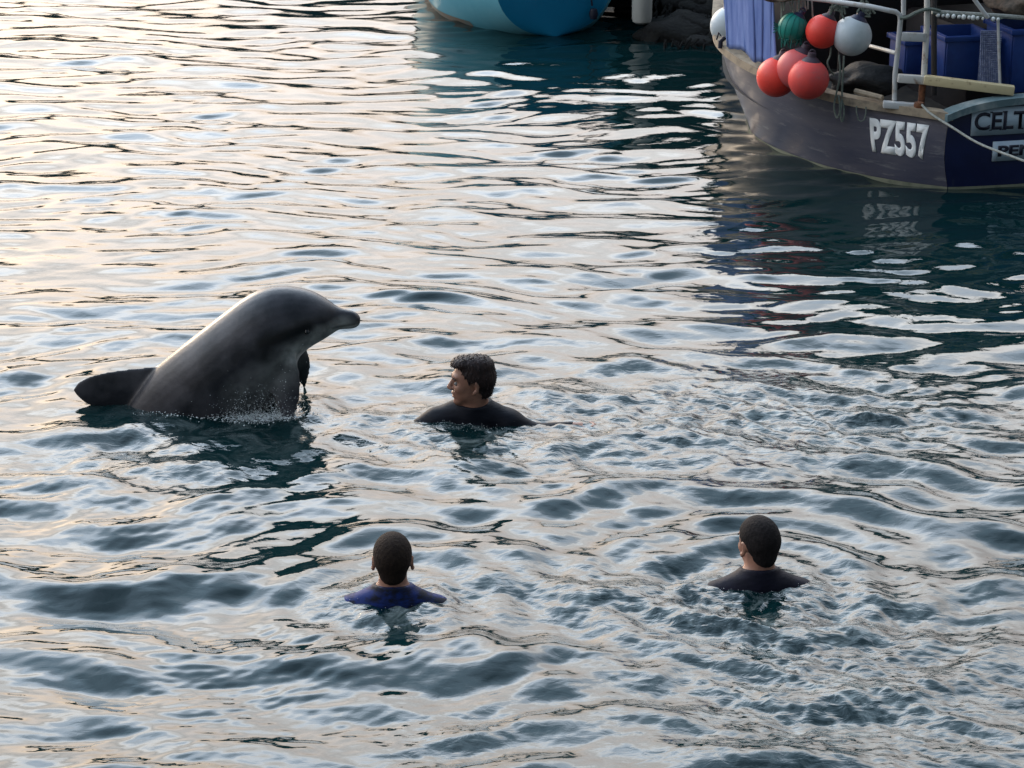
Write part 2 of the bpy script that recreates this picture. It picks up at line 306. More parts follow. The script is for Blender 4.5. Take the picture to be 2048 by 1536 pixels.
    for s in (1, -1):
        b = MB().lathe([(.0001, -.0115), (.006, -.0098), (.010, -.0058), (.0115, 0), (.010, .0058), (.006, .0098), (.0001, .0115)], (.0765, s * .032, .007), n=12)
        e = b.build('eye', M['eye_white'], t); e.rotation_euler = h.rotation_euler
        b = MB().lathe([(.0001, -.0052), (.004, -.003), (.0052, 0), (.004, .003), (.0001, .0052)], (.0842, s * .032, .007), n=10)
        e2 = b.build('iris', M['ink'], e)
        bb = MB().tube([(.092, s * .014, .028), (.0935, s * .03, .034), (.083, s * .047, .030)], [.004, .005, .003], 6)
        e3 = bb.build('eyebrow', hairmat, t); e3.rotation_euler = h.rotation_euler
    return t
short = [(-.14, -.075), (-.05, -.070), (-.03, -.03), (-.018, .020), (.012, .022), (.02, .006), (.032, .040), (.050, .060), (.065, .088), (.12, .093)]
crop = [(-.14, -.090), (-.060, -.088), (-.045, -.078), (-.028, -.02), (-.018, .022), (.010, .022), (.03, .045), (.055, .075), (.12, .085)]
pi = math.pi
a1 = P(945, 848); h1 = np.array([PY(944, 763, a1[1])[0], a1[1], PY(944, 715, a1[1])[2] - .125])
person('man in a black wetsuit with wet dark brown hair, head turned to watch the dolphin', h1, -pi / 2 - .05, pi + .10, .012,
       ((.0, .29, -.115), (.0, .47, -.085)), ((.02, -.33, -.14), (.10, -.46, -.20)), M['hair'], M['wetsuit'], short, .007, True, 1., .022)
a2 = P(785, 1196); h2 = np.array([PY(785, 1100, a2[1])[0], a2[1], PY(785, 1065, a2[1])[2] - .122])
s2 = person('swimmer in a bright blue top seen from behind, short brown hair, both ears showing', h2, pi / 2, pi / 2 + .03, .0,
       ((.02, .26, -.16), (.16, .40, -.11)), ((.02, -.26, -.16), (.18, -.42, -.11)), M['hair_fair'], M['rash_blue'], crop, .0035, False, .98, .02, drop=.140)
a3 = P(1525, 1168); h3 = np.array([PY(1517, 1080, a3[1])[0], a3[1], PY(1517, 1033, a3[1])[2] - .122])
person('swimmer in a dark navy wetsuit seen from behind, cropped dark head turned slightly left', h3, pi / 2 + .1, pi / 2 + .42, -.005,
       ((.02, .25, -.17), (.14, .36, -.14)), ((.02, -.25, -.17), (.16, -.36, -.13)), M['hair_grey'], M['wetsuit_purple'], crop, .0035, False, .98, .02, drop=.140, pitch=.12)

# ---------------------------------------------------------------- dolphin
DY = P(430, 812)[1]
prof = [((722, 636), (720, 649), .018), ((713, 625), (711, 656), .030), ((699, 620), (695, 658), .036), ((684, 617), (679, 659), .042), ((671, 611), (662, 669), .060), ((655, 600), (646, 679), .086),
        ((630, 586), (623, 692), .115), ((600, 577), (601, 711), .140), ((565, 573), (590, 740), .160), ((530, 577), (577, 768), .178), ((490, 595), (555, 800), .19), ((440, 632), (515, 832), .198),
        ((390, 671), (470, 868), .205), ((345, 707), (432, 900), .19), ((307, 741), (395, 928), .165), ((268, 790), (355, 950), .14), ((240, 835), (318, 968), .11), ((215, 890), (280, 985), .08), ((198, 950), (248, 1005), .055), ((185, 1030), (215, 1042), .035)]
tp = np.array([PY(*a, DY) for a, b, w in prof]); bt = np.array([PY(*b, DY) for a, b, w in prof]); ww = np.array([w for *_, w in prof])
def resamp(A, m):
    t = np.arange(len(A)); tt = np.linspace(0, len(A) - 1, m); out = []
    for q in tt:
        i = int(min(max(math.floor(q), 0), len(A) - 2)); f = q - i
        p0, p1, p2, p3 = A[max(i - 1, 0)], A[i], A[i + 1], A[min(i + 2, len(A) - 1)]
        out.append(.5 * ((2 * p1) + (-p0 + p2) * f + (2 * p0 - 5 * p1 + 4 * p2 - p3) * f * f + (-p0 + 3 * p1 - 3 * p2 + p3) * f ** 3))
    return np.array(out)
NS = 80; T_, B_, W_ = resamp(tp, NS), resamp(bt, NS), resamp(ww, NS)
def ringloft(Tp, Bt, Wd, n=32, power=2.0):
    V = []; F = []; m = len(Tp)
    for i in range(m):
        c = (Tp[i] + Bt[i]) / 2; hv = (Tp[i] - Bt[i]) / 2
        for k in range(n):
            w = 2 * pi * k / n; V.append(c + hv * math.sin(w) + np.array([0, 1, 0]) * Wd[i] * math.cos(w))
    for i in range(m - 1):
        for k in range(n): F.append((i * n + k, i * n + (k + 1) % n, (i + 1) * n + (k + 1) % n, (i + 1) * n + k))
    F.append(tuple(range(n))[::-1]); F.append(tuple(range((m - 1) * n, m * n))); return V, F
dm = MB(); dm.add(*ringloft(T_, B_, W_))
# beak: upper jaw slightly overhanging the lower one is left to the groove in the colour; fins
def finloft(lead, trail, thick, off, n=14, spread=(0, 0)):
    Lp = resamp(np.array([PY(*a, DY) for a in lead]), 24); Tq = resamp(np.array([PY(*a, DY) for a in trail]), 24); V = []; F = []
    for i in range(24):
        f = i / 23; c = (Lp[i] + Tq[i]) / 2; hv = (Lp[i] - Tq[i]) / 2; th = thick * (1 - .85 * f)
        oy = off + spread[0] * f + spread[1] * f * f
        for k in range(n):
            w = 2 * pi * k / n; V.append(c + hv * math.cos(w) + np.array([0, 1, 0]) * (th * math.sin(w) * (1 - .3 * math.cos(w)) + oy))
    for i in range(23):
        for k in range(n): F.append((i * n + k, i * n + (k + 1) % n, (i + 1) * n + (k + 1) % n, (i + 1) * n + k))
    F.append(tuple(range(n))[::-1]); F.append(tuple(range(23 * n, 24 * n))); return V, F
dm.add(*finloft([(345, 728), (285, 733), (232, 739), (186, 748), (158, 761), (145, 777)], [(330, 850), (280, 842), (238, 832), (198, 820), (166, 804), (149, 786)], .034, 0))
dm.add(*finloft([(596, 690), (606, 725), (608, 762), (602, 795), (585, 838)], [(525, 722), (540, 752), (556, 780), (568, 808), (580, 838)], .026, -.125, spread=(-.05, -.02)))
dm.add(*finloft([(600, 690), (612, 722), (616, 750), (612, 780), (600, 820)], [(565, 720), (572, 745), (578, 770), (588, 795), (598, 818)], .028, .10, spread=(.14, .05)))
c0 = (T_[-1] + B_[-1]) / 2
for s in (1, -1):
    V = []; F = []; n = 12
    for i in range(16):
        f = i / 15; ch = .09 * (1 - f) ** .6 + .012; cx = c0 + np.array([-.02 - .10 * f, s * .26 * f, -.08 - .06 * f])
        for k in range(n): w = 2 * pi * k / n; V.append(cx + np.array([.25, 0, .97]) * ch * math.cos(w) + np.array([1, 0, -.25]) * .014 * (1 - .7 * f) * math.sin(w))
    for i in range(15):
        for k in range(n): F.append((i * n + k, i * n + (k + 1) % n, (i + 1) * n + (k + 1) % n, (i + 1) * n + k))
    F.append(tuple(range(n))[::-1]); F.append(tuple(range(15 * n, 16 * n))); dm.add(V, F)
dtmp = dm.build('tmp', None)
md = dtmp.modifiers.new('r', 'REMESH'); md.mode = 'VOXEL'; md.voxel_size = .008
ms = dtmp.modifiers.new('s', 'SMOOTH'); ms.factor = .5; ms.iterations = 12
dg = bpy.context.evaluated_depsgraph_get(); dme = bpy.data.meshes.new_from_object(dtmp.evaluated_get(dg)); bpy.data.objects.remove(dtmp)
# natural colouring stored per vertex: back to belly 0..1, eye stripe, mouth line
co = np.zeros(len(dme.vertices) * 3); dme.vertices.foreach_get('co', co); co = co.reshape(-1, 3)
Cn = (T_ + B_) / 2; ci = np.argmin(((co[:, None, [0, 2]] - Cn[None][:, :, [0, 2]]) ** 2).sum(-1), 1)
hv = (T_ - B_)[ci]; tt = .5 - ((co - Cn[ci]) * hv).sum(1) / (hv ** 2).sum(1)
def seg(p, a, b):
    ab = b - a; t = np.clip(((p - a) @ ab) / (ab @ ab), 0, 1); return np.linalg.norm(p - a - t[:, None] * ab, axis=1)
def px(u, v): return PY(u, v, DY)[[0, 2]]
q = co[:, [0, 2]]
stripe = np.clip(1.15 - seg(q, px(618, 638), px(535, 664)) / .040, 0, 1) * np.clip(1.3 - seg(q, px(650, 632), px(525, 670)) / .05, 0, 1)
stripe = np.clip(stripe * 1.25, 0, 1); stripe = np.maximum(stripe, .9 * np.clip(1.1 - seg(q, px(545, 655), px(535, 690)) / .05, 0, 1))
mouth = np.clip(1.2 - seg(q, px(722, 643), px(668, 650)) / .010, 0, 1); tipd = np.clip(1.3 - np.linalg.norm(q - px(716, 630), axis=1) / .05, 0, 1)
pale = np.clip((tt - .44) / .22, 0, 1) * np.clip((34 - ci) / 12, 0, 1)
pale *= np.clip(1.25 - ci / 55, 0.1, 1)
onfin = np.abs(co[:, 1] - DY) > W_[ci] + .015; onfin |= (tt < -.08)
pale = np.where(onfin, 0, pale)
pale = np.maximum(pale, np.where(onfin, 0, .9 * np.clip(1.35 - seg(q, px(688, 656), px(590, 695)) / .062, 0, 1)))
pale = np.maximum(pale, np.where(onfin, 0, .30 * np.clip(1.4 - seg(q, px(590, 700), px(500, 770)) / .10, 0, 1)))
tone = np.stack([pale, np.maximum(stripe, .7 * mouth), tipd, np.ones_like(pale)], 1)
at = dme.attributes.new('tone', 'FLOAT_COLOR', 'POINT'); at.data.foreach_set('color', tone.astype(np.float32).ravel())
m = bpy.data.materials.new('wet_dolphin_skin'); m.use_nodes = True; n = m.node_tree.nodes; l = m.node_tree.links.new; b = n['Principled BSDF']
a = n.new('ShaderNodeAttribute'); a.attribute_name = 'tone'; sx = n.new('ShaderNodeSeparateColor'); l(a.outputs['Color'], sx.inputs[0])
z = n.new('ShaderNodeTexNoise'); z.inputs['Scale'].default_value = 7; z.inputs['Detail'].default_value = 7
tcx = n.new('ShaderNodeTexCoord'); l(tcx.outputs['Object'], z.inputs['Vector'])
r0 = n.new('ShaderNodeMixRGB'); r0.inputs[1].default_value = (.010, .011, .016, 1); r0.inputs[2].default_value = (.050, .048, .056, 1); rr0 = n.new('ShaderNodeMapRange'); rr0.inputs[1].default_value = .38; rr0.inputs[2].default_value = .66; l(z.outputs[0], rr0.inputs[0]); l(rr0.outputs[0], r0.inputs[0])
r1 = n.new('ShaderNodeMixRGB'); r1.inputs[2].default_value = (.44, .45, .43, 1); pm = n.new('ShaderNodeMath'); pm.operation = 'MULTIPLY'; z5 = n.new('ShaderNodeTexNoise'); z5.inputs['Scale'].default_value = 18; z5.inputs['Detail'].default_value = 6; l(tcx.outputs['Object'], z5.inputs['Vector']); q5 = n.new('ShaderNodeMapRange'); q5.inputs[1].default_value = .3; q5.inputs[2].default_value = .62; q5.inputs[3].default_value = .35; l(z5.outputs[0], q5.inputs[0]); l(sx.outputs[0], pm.inputs[0]); l(q5.outputs[0], pm.inputs[1]); l(pm.outputs[0], r1.inputs[0]); l(r0.outputs[0], r1.inputs[1])
r2 = n.new('ShaderNodeMixRGB'); r2.inputs[2].default_value = (.003, .003, .005, 1); l(sx.outputs[1], r2.inputs[0]); l(r1.outputs[0], r2.inputs[1])
l(r2.outputs[0], b.inputs['Base Color']); b.inputs['Roughness'].default_value = .45; b.inputs['Specular IOR Level'].default_value = .35; b.inputs['Coat Weight'].default_value = .18; b.inputs['Coat Roughness'].default_value = .2
z2 = n.new('ShaderNodeTexNoise'); z2.inputs['Scale'].default_value = 30; z2.inputs['Detail'].default_value = 5; l(tcx.outputs['Object'], z2.inputs['Vector'])
bb = n.new('ShaderNodeBump'); bb.inputs['Distance'].default_value = .003; bb.inputs['Strength'].default_value = .6; l(z2.outputs[0], bb.inputs['Height']); l(bb.outputs[0], b.inputs['Normal'])
dol = empty('dolphin', (-1.4, DY, 0), 0, label='dark grey dolphin rising out of the water with its beak pointing right', cat='dolphin')
def attach(o, root):   # geometry was made in world coordinates: keep it there under its root
    o.parent = root; o.matrix_parent_inverse = Matrix.Translation(root.location).inverted(); return o
attach(link('body', dme, m), dol)
for s in (1, -1):
    e = px(618, 648); eb = MB().lathe([(.0001, -.015), (.010, -.011), (.015, 0), (.010, .011), (.0001, .015)], (e[0], DY + s * .118, e[1]), n=12)
    attach(eb.build('eye', M['glass']), dol)

# ---------------------------------------------------------------- boats
def curve(keys): xs = [k[0] for k in keys]; ys = [k[1] for k in keys]
def smooth_interp(keys):
    xs = np.array([k[0] for k in keys]); A = np.array([k[1] for k in keys], float)
    d = np.gradient(A, xs)
    def f(x):
        x = np.clip(x, xs[0], xs[-1]); i = np.clip(np.searchsorted(xs, x) - 1, 0, len(xs) - 2); h = xs[i + 1] - xs[i]; t = (x - xs[i]) / h
        return (2 * t ** 3 - 3 * t ** 2 + 1) * A[i] + (t ** 3 - 2 * t ** 2 + t) * h * d[i] + (-2 * t ** 3 + 3 * t ** 2) * A[i + 1] + (t ** 3 - t ** 2) * h * d[i + 1]
    return f
class Hull:
    def __init__(s, L, half, height): s.L, s.half, s.h = L, half, height
    def pt(s, x, z, side=1, off=0.):
        b = s.half(x, z)
        if off:
            e = .01; db = (s.half(min(x + e, s.L), z) - s.half(max(x - e, 0), z)) / (min(x + e, s.L) - max(x - e, 0)); dz = (s.half(x, z + e) - s.half(x, z - e)) / (2 * e)
            n = Vector((-db, 1, -dz)).normalized(); return Vector((x + n.x * off, side * (b + n.y * off), z + n.z * off))
        return Vector((x, side * b, z))
    def shell(s, xs, zf, side, off=0., nz=14):
        """grid between zf(x)=(zlo, zhi)"""
        V = []; F = []
        for x in xs:
            lo, hi = zf(x)
            for j in range(nz): V.append(s.pt(x, lo + (hi - lo) * j / (nz - 1), side, off)[:])
        for i in range(len(xs) - 1):
            for j in range(nz - 1): a = i * nz + j; F.append((a, a + 1, a + nz + 1, a + nz))
        return V, F
def stations(L, n=60): t = np.linspace(0, 1, n); return L * (t ** 1.5)
def text_mesh(s, size, bold=0., ext=.0):
    cu = bpy.data.curves.new('t', 'FONT'); cu.body = s; cu.size = size; cu.offset = bold; cu.extrude = ext; cu.resolution_u = 4
    o = bpy.data.objects.new('t', cu); COL.objects.link(o); bpy.context.view_layer.update()
    me = bpy.data.meshes.new_from_object(o.evaluated_get(bpy.context.evaluated_depsgraph_get())); bpy.data.objects.remove(o); return me

# --- fishing boat, local frame: x towards the bow, y to port, z up, origin at the transom's waterline
bs = smooth_interp([(0, .80), (.2, .95), (.42, 1.13), (.7, 1.34), (1.1, 1.48), (1.6, 1.54), (2.1, 1.50), (2.5, 1.34), (3, 1.10), (4, .66), (4.7, .28), (5.1, .04)])
bwl = smooth_interp([(0, .78), (.2, .96), (.42, 1.10), (.7, 1.23), (1.1, 1.32), (1.55, 1.35), (1.87, 1.31), (2.18, 1.20), (3, .84), (4, .36), (4.7, .06), (5.1, .02)])
hs = smooth_interp([(0, .50), (.5, .52), (1, .57), (1.6, .61), (2.1, .67), (3, .82), (4, 1.0), (5.1, 1.2)])
def fb_half(x, z):
    h = hs(x); q = z / h
    b = bwl(x) + (bs(x) - bwl(x)) * (max(q, 0) ** 1.25 if q > 0 else 0)
    return b + .035 * math.sin(pi * min(max(q, 0), 1)) if q >= 0 else b * (1 - .5 * (z / -.35) ** 2 * 1.0)
HD = math.radians(20); FO = Vector((3.643, 14.876, 0))
fb = empty('fishing_boat', FO, 0, label='navy fishing boat with number on its side, moored stern towards us at right', cat='fishing boat')
fb.rotation_euler = (0, 0, pi / 2 + HD)
FM = Matrix.Translation(FO) @ Matrix.Rotation(pi / 2 + HD, 4, 'Z'); FI = FM.inverted()
def toboat(p): return FI @ Vector(p)
FH = Hull(5.1, fb_half, hs); xs = stations(5.1, 70)
hb_ = MB()
for sd_ in (1, -1): hb_.add(*FH.shell(xs, lambda x: (-.35, float(hs(x))), sd_, 0, 18))
hb_.build('hull', M['hull_navy_sheen'], fb)
# transom, slightly rounded outwards
V = []; F = []; nzr, nyr = 14, 21
for j in range(nzr):
    g = j / (nzr - 1); b_ = fb_half(0, -.30 + .80 * g)
    for i in range(nyr): y = -1 + 2 * i / (nyr - 1); V.append((-.10 * (1 - y * y) - .004, b_ * y * .999, -.30 + (.80 + .10 * (1 - y ** 4)) * g))
for j in range(nzr - 1):
    for i in range(nyr - 1): a = j * nyr + i; F.append((a, a + 1, a + nyr + 1, a + nyr))
MB().add(V, F).build('transom', M['transom_navy'], fb)
def trx(y, z): b_ = fb_half(0, z); return -.10 * (1 - (y / b_) ** 2) - .004
# weathered slime line at the water
wl = MB()
for sd_ in (1, -1): wl.add(*FH.shell(xs, lambda x: (-.05, .014), sd_, .005, 3))
V = []; F = []
for j, z in enumerate((-.05, .014)):
    for i in range(nyr): y = -1 + 2 * i / (nyr - 1); V.append((-.10 * (1 - y * y) - .009, fb_half(0, z) * y, z))
for i in range(nyr - 1): F.append((i, i + 1, i + 1 + nyr, i + nyr))
wl.add(V, F).build('waterline_band', M['scum'], fb)
def rail_line(x0, x1, dz, off, r, n=40, side=1, flat=1.):
    return [FH.pt(x, float(hs(x)) + dz, side, off) for x in np.linspace(x0, x1, n)]
for sd_ in (1, -1):
    b_ = MB()
    V = []; F = []; X = np.concatenate([np.linspace(0.0, 1.2, 25), np.linspace(1.3, 5.05, 40)])
    for x in X:
        h = float(hs(x)); o1 = FH.pt(x, h, sd_, .035); o0 = FH.pt(x, h - .01, sd_, 0.)
        y1 = o1.y; y0 = sd_ * max(abs(o0.y) - .07, .0)
        V += [(o1.x, y1, h - .035), (o1.x, y1, h + .02), (o0.x, y0, h + .02), (o0.x, y0, h - .035)]
    for i in range(len(X) - 1):
        for k in range(4): F.append((i * 4 + k, i * 4 + (k + 1) % 4, i * 4 + 4 + (k + 1) % 4, i * 4 + 4 + k))
    F += [(0, 1, 2, 3), tuple(len(V) - 4 + k for k in (3, 2, 1, 0))]
    b_.add(V, F).build('rubbing_strake', M['rub'], fb)
# stern cap
b_ = MB(); V = []; F = []
for i in range(nyr):
    y = (-1 + 2 * i / (nyr - 1)) * .84; xo = -.10 * (1 - (y / .84) ** 2); zt = .10 * (1 - (y / .84) ** 4); V += [(xo - .04, y, .465 + zt), (xo - .04, y, .512 + zt), (xo + .08, y, .512 + zt), (xo + .08, y, .465 + zt)]
for i in range(nyr - 1):
    for k in range(4): F.append((i * 4 + k, i * 4 + (k + 1) % 4, i * 4 + 4 + (k + 1) % 4, i * 4 + 4 + k))
F += [(0, 1, 2, 3), tuple(len(V) - 4 + k for k in (3, 2, 1, 0))]
b_.add(V, F).build('stern_rail_cap', mat('faded_teal_cap', (.10, .16, .18), .6, col2=(.30, .34, .34), nscale=7, thresh=(.45, .7)), fb)
# deck
V = []; F = []
for x in np.linspace(.0, 5.0, 30): b = float(bs(x)) - .03; h = float(hs(x)) - .28; V += [(x, b * .98, h), (x, -b * .98, h)]
for i in range(29): F.append((2 * i, 2 * i + 1, 2 * i + 3, 2 * i + 2))
MB().add(V, F).build('deck', M['deck'], fb)
# wheelhouse and shelter roof
wh = MB(); wh.box((2.75, -.05, .98), (1.3, 1.75, 1.35), bev=.03); who = wh.build('wheelhouse', M['dark'], fb)
for y in (-.55, 0, .50):
    MB().box((2.09, y, 1.32), (.03, .36, .36), bev=.005).build('window', M['glass'], who)
MB().box((2.0, 0, 1.70), (2.9, 2.15, .05), bev=.01).build('shelter_roof', M['dark'], fb)
for x, y in ((.75, -.9), (1.35, .9)): MB().tube([(x, y, .3), (x, y, 1.68)], .022).build('roof_post', M['dark'], fb)
MB().box((1.6, -1.1, .75), (1.6, .5, .85), bev=.03).build('winch_housing', M['dark'], fb)
MB().box((1.25, -.25, .55), (.9, .9, .7), bev=.03).build('hatch_box', M['dark'], fb)
# hull number, wrapped on the curved quarter
tm = text_mesh('PZ557', .30, .014, .0); vs = np.zeros(len(tm.vertices) * 3); tm.vertices.foreach_get('co', vs); vs = vs.reshape(-1, 3)
vs[:, 0] -= vs[:, 0].min(); vs[:, 0] /= vs[:, 0].max(); vs[:, 1] -= vs[:, 1].min(); vs[:, 1] /= vs[:, 1].max()
# arc positions of the number measured on the hull
def hullx(u, z=.28):   # station where the sight line meets the hull side: bisect
    lo, hi = 0.0, 1.6
    best = None
    for x in np.linspace(0, 1.6, 400):
        for zz in (0.,):
            p = FM @ FH.pt(x, z, 1); d = p - Vector((0, 0, CH)); zc_ = d.y * CT - d.z * ST; uu = 1024 + FPX * d.x / zc_
            if best is None or abs(uu - u) < best[0]: best = (abs(uu - u), x)
    return best[1]
xa, xb = hullx(1741), hullx(1858)
shear = (hullx(1800, .42) - hullx(1800, .19)) / .23 * .235
me = bpy.data.meshes.new('hull_number'); bm = bmesh.new(); bm.from_mesh(tm); bmesh.ops.subdivide_edges(bm, edges=[e for e in bm.edges if e.calc_length() > .05], cuts=2); 
vv = np.array([v.co[:] for v in bm.verts]); mn, mxv = vv.min(0), vv.max(0)
arcx = np.linspace(xa, xb, 60); ap = [FH.pt(x, .3, 1) for x in arcx]; cum = np.concatenate([[0], np.cumsum([(ap[i + 1] - ap[i]).length for i in range(59)])]); cum /= cum[-1]
for v in bm.verts:
    a = (v.co.x - mn[0]) / (mxv[0] - mn[0]); b = (v.co.y - mn[1]) / (mxv[1] - mn[1])
    x = float(np.interp(a, cum, arcx)) + shear * (b - .5); v.co = FH.pt(x, .185 + b * .235, 1, .003)
bm.to_mesh(me); bm.free(); hn = link('hull_number', me, M['letter'], fb, smooth=False); so = hn.modifiers.new('s', 'SOLIDIFY'); so.thickness = .0008; so.offset = 0
# name plates on the transom with lettering
def plate(name, y0, y1, z0, z1):
    V = []; F = []; n_ = 12
    for i in range(n_ + 1):
        y = y0 + (y1 - y0) * i / n_
        for z in (z0, z1): V.append((trx(y, z) - .008, y, z))
    for i in range(n_): F.append((2 * i, 2 * i + 1, 2 * i + 3, 2 * i + 2))
    o = MB().add(V, F).build(name, M['plate'], fb); so = o.modifiers.new('s', 'SOLIDIFY'); so.thickness = .008; so.offset = 0; return o
def inv_tr(u, v):  # where the sight line meets the transom (local y, z)
    d = Vector(ray(u, v)); o = Vector((0, 0, CH)); o2 = FI @ o; d2 = (FI.to_3x3() @ d); x = -.06
    for _ in range(6): t = (x - o2.x) / d2.x; p = o2 + d2 * t; x = trx(max(-.75, min(.75, p.y)), p.z)
    return p.y, p.z
ya, za = inv_tr(1943, 216); yb, zb = inv_tr(1943, 271); yc, zc_ = inv_tr(1985, 283); yd, zd_ = inv_tr(1985, 322)
pl1 = plate('name_plate', ya, ya - .62, zb, za); pl2 = plate('port_plate', yc, yc - .46, zd_, zc_)
def letters(strokes_text, y0, width, z0, z1, parent, serif):
    tm = text_mesh(strokes_text, .2, .004 if serif else .007); bm = bmesh.new(); bm.from_mesh(tm); vv = np.array([v.co[:] for v in bm.verts]); mn, mxv = vv.min(0), vv.max(0)
    for v in bm.verts:
        a = (v.co.x - mn[0]) / (mxv[0] - mn[0]); b = (v.co.y - mn[1]) / (mxv[1] - mn[1]); y = y0 - a * width; z = z0 + b * (z1 - z0); v.co = (trx(y, z) - .0155, y, z)
    if serif:   # serifs on E, L, T stems
        hgt = z1 - z0
        for (fx, fz, w) in ((.305, 0, .05), (.305, 1, .05), (.49, .0, .03), (.56, 0, .09), (.56, 1, .09), (.885, 0, .10), (.755, .93, .02), (.995, .93, .02)):
            y = y0 - fx * width; zz = z0 + fz * hgt; th = .007 if fz in (0, 1) else .018
            q = [(y + w * width / 2, zz - th / 2), (y - w * width / 2, zz - th / 2), (y - w * width / 2, zz + th / 2), (y + w * width / 2, zz + th / 2)]
            bm.faces.new([bm.verts.new((trx(a_, b_) - .0165, a_, b_)) for a_, b_ in q])
    me = bpy.data.meshes.new('lettering'); bm.to_mesh(me); bm.free(); o = link('lettering', me, M['ink'], parent, False); so = o.modifiers.new('s', 'SOLIDIFY'); so.thickness = .003; so.offset = 0
letters('CELT', ya - .018, .37, zb + .035, za - .030, pl1, True)
letters('PEN', yc - .035, .26, zd_ + .032, zc_ - .028, pl2, False)

# gallows frame on the port quarter, white tube rails (placed against the sheer)
shY = lambda u: float(np.interp(u, [1432, 1500, 1560, 1650, 1750, 1850], [P(1432, 85, .66)[1], P(1500, 128, .6)[1], P(1560, 158, .57)[1], P(1650, 190, .54)[1], P(1750, 208, .52)[1], P(1850, 222, .5)[1]]))
def part(mb, name, m_, parent=fb, **k):
    o = mb.build(name, m_, None, **k); o.matrix_world = Matrix(); 
    if parent is fb: o.data.transform(FI); o.parent = fb
    return o
Y0 = shY(1800) + .03
def W3(u, v, Y): return Vector(PY(u, v, Y))
part(MB().tube([W3(1470, -22, shY(1480)), W3(1560, -10, shY(1560)), W3(1650, 0, shY(1650)), W3(1740, 13, shY(1750)), W3(1792, 24, Y0), W3(1799, 30, Y0), W3(1801, 40, Y0), W3(1795, 105, Y0), W3(1790, 150, Y0), W3(1789, 200, Y0)], .017, 10), 'guard_rail', M['white_paint'])
part(MB().tube([W3(1808, -180, Y0), W3(1807, 30, Y0)], .016, 10), 'gallows_post', M['white_paint'])
part(MB().tube([W3(1856, -180, Y0), W3(1854, 50, Y0), W3(1848, 150, Y0), W3(1846, 162, Y0)], .020, 10), 'gallows_post', M['rust_white'])
part(MB().tube([W3(1846, 160, Y0), W3(1842, 212, Y0)], .023, 10), 'post_foot', M['rust'])
part(MB().tube([W3(1868, -180, Y0 + .12), W3(1868, 190, Y0 + .12)], .020, 8), 'inner_post', M['dark'])
def bar(u0, v0, u1, v1, th, dep, Y1, Y2): 
    a, b = W3(u0, v0, Y1), W3(u1, v1, Y2); d = b - a; Mx = d.to_track_quat('X', 'Z').to_matrix().to_4x4(); return MB().box((a + b) / 2, (d.length, dep, th), M=Mx, bev=.006)
part(bar(1803, 73, 1852, 75, .058, .03, Y0 - .01, Y0 - .01), 'cross_bar', M['white_paint'])
part(bar(1795, 156, 1850, 160, .055, .05, Y0 - .02, Y0 - .02), 'cross_bar', M['rust_white'])
part(bar(1848, 159, 2028, 181, .060, .07, Y0 - .03, Y0 - .12), 'stern_beam', M['timber'])
part(bar(1766, 208, 1838, 214, .045, .06, Y0 - .03, Y0 - .05), 'foot_plate', M['white_paint'])
part(MB().tube([W3(1740, 92, Y0 + .45), W3(1792, 106, Y0)], .014, 8), 'lower_rail', M['rust_white'])
part(MB().tube([W3(1710, 182, shY(1700)), W3(1765, 196, Y0)], .020, 8), 'lower_rail', M['rub'])
part(MB().lathe([(.001, -.02), (.03, -.018), (.036, 0), (.03, .018), (.001, .02)], W3(1838, 210, Y0 - .10), n=14), 'mooring_eye', M['rust'])
part(MB().tube([W3(1945, -6, Y0 - .02), W3(1976, 36, Y0 - .02)], .014, 8), 'aerial_strut', M['white_paint'])
part(MB().tube([W3(1864, 24, Y0 + .05), W3(2000, 32, Y0 + .1), W3(2130, 42, Y0 + .3)], .016, 8), 'stern_rail', M['rope_pale'])
part(MB().tube([W3(1996, 36, Y0 + .02), W3(1998, 110, Y0), W3(2000, 172, Y0)], .010, 6), 'stanchion', M['white_paint'])
# cleat and small fittings on the strake
c_ = W3(1441, 88, shY(1450) - .02)
part(MB().tube([c_ + Vector((0, 0, -.03)), c_ + Vector((0, 0, .02)), c_ + Vector((.03, 0, .05))], .018).tube([c_ + Vector((-.03, 0, .03)), c_ + Vector((-.015, 0, .085)), c_ + Vector((0, 0, .06))], .006), 'cleat', M['ink'])
c_ = W3(1503, 133, shY(1500) - .03); part(MB().tube([c_ + Vector((-.025, 0, .01)), c_, c_ + Vector((0, 0, -.04))], .008).tube([c_, c_ + Vector((.02, 0, .015))], .008), 'hook', M['ink'])
for uu in (1722,):   # worn U of a rope chafe: a hanging loop of dark cord on the hull
    Yh = shY(uu) - .06; pts = [W3(uu - 9, 212, Yh), W3(uu - 9, 225, Yh), W3(uu - 5, 240, Yh), W3(uu, 243, Yh), W3(uu + 6, 240, Yh), W3(uu + 10, 226, Yh), W3(uu + 10, 214, Yh)]
    part(MB().tube(pts, .005, 6), 'cord_loop', M['rope'])

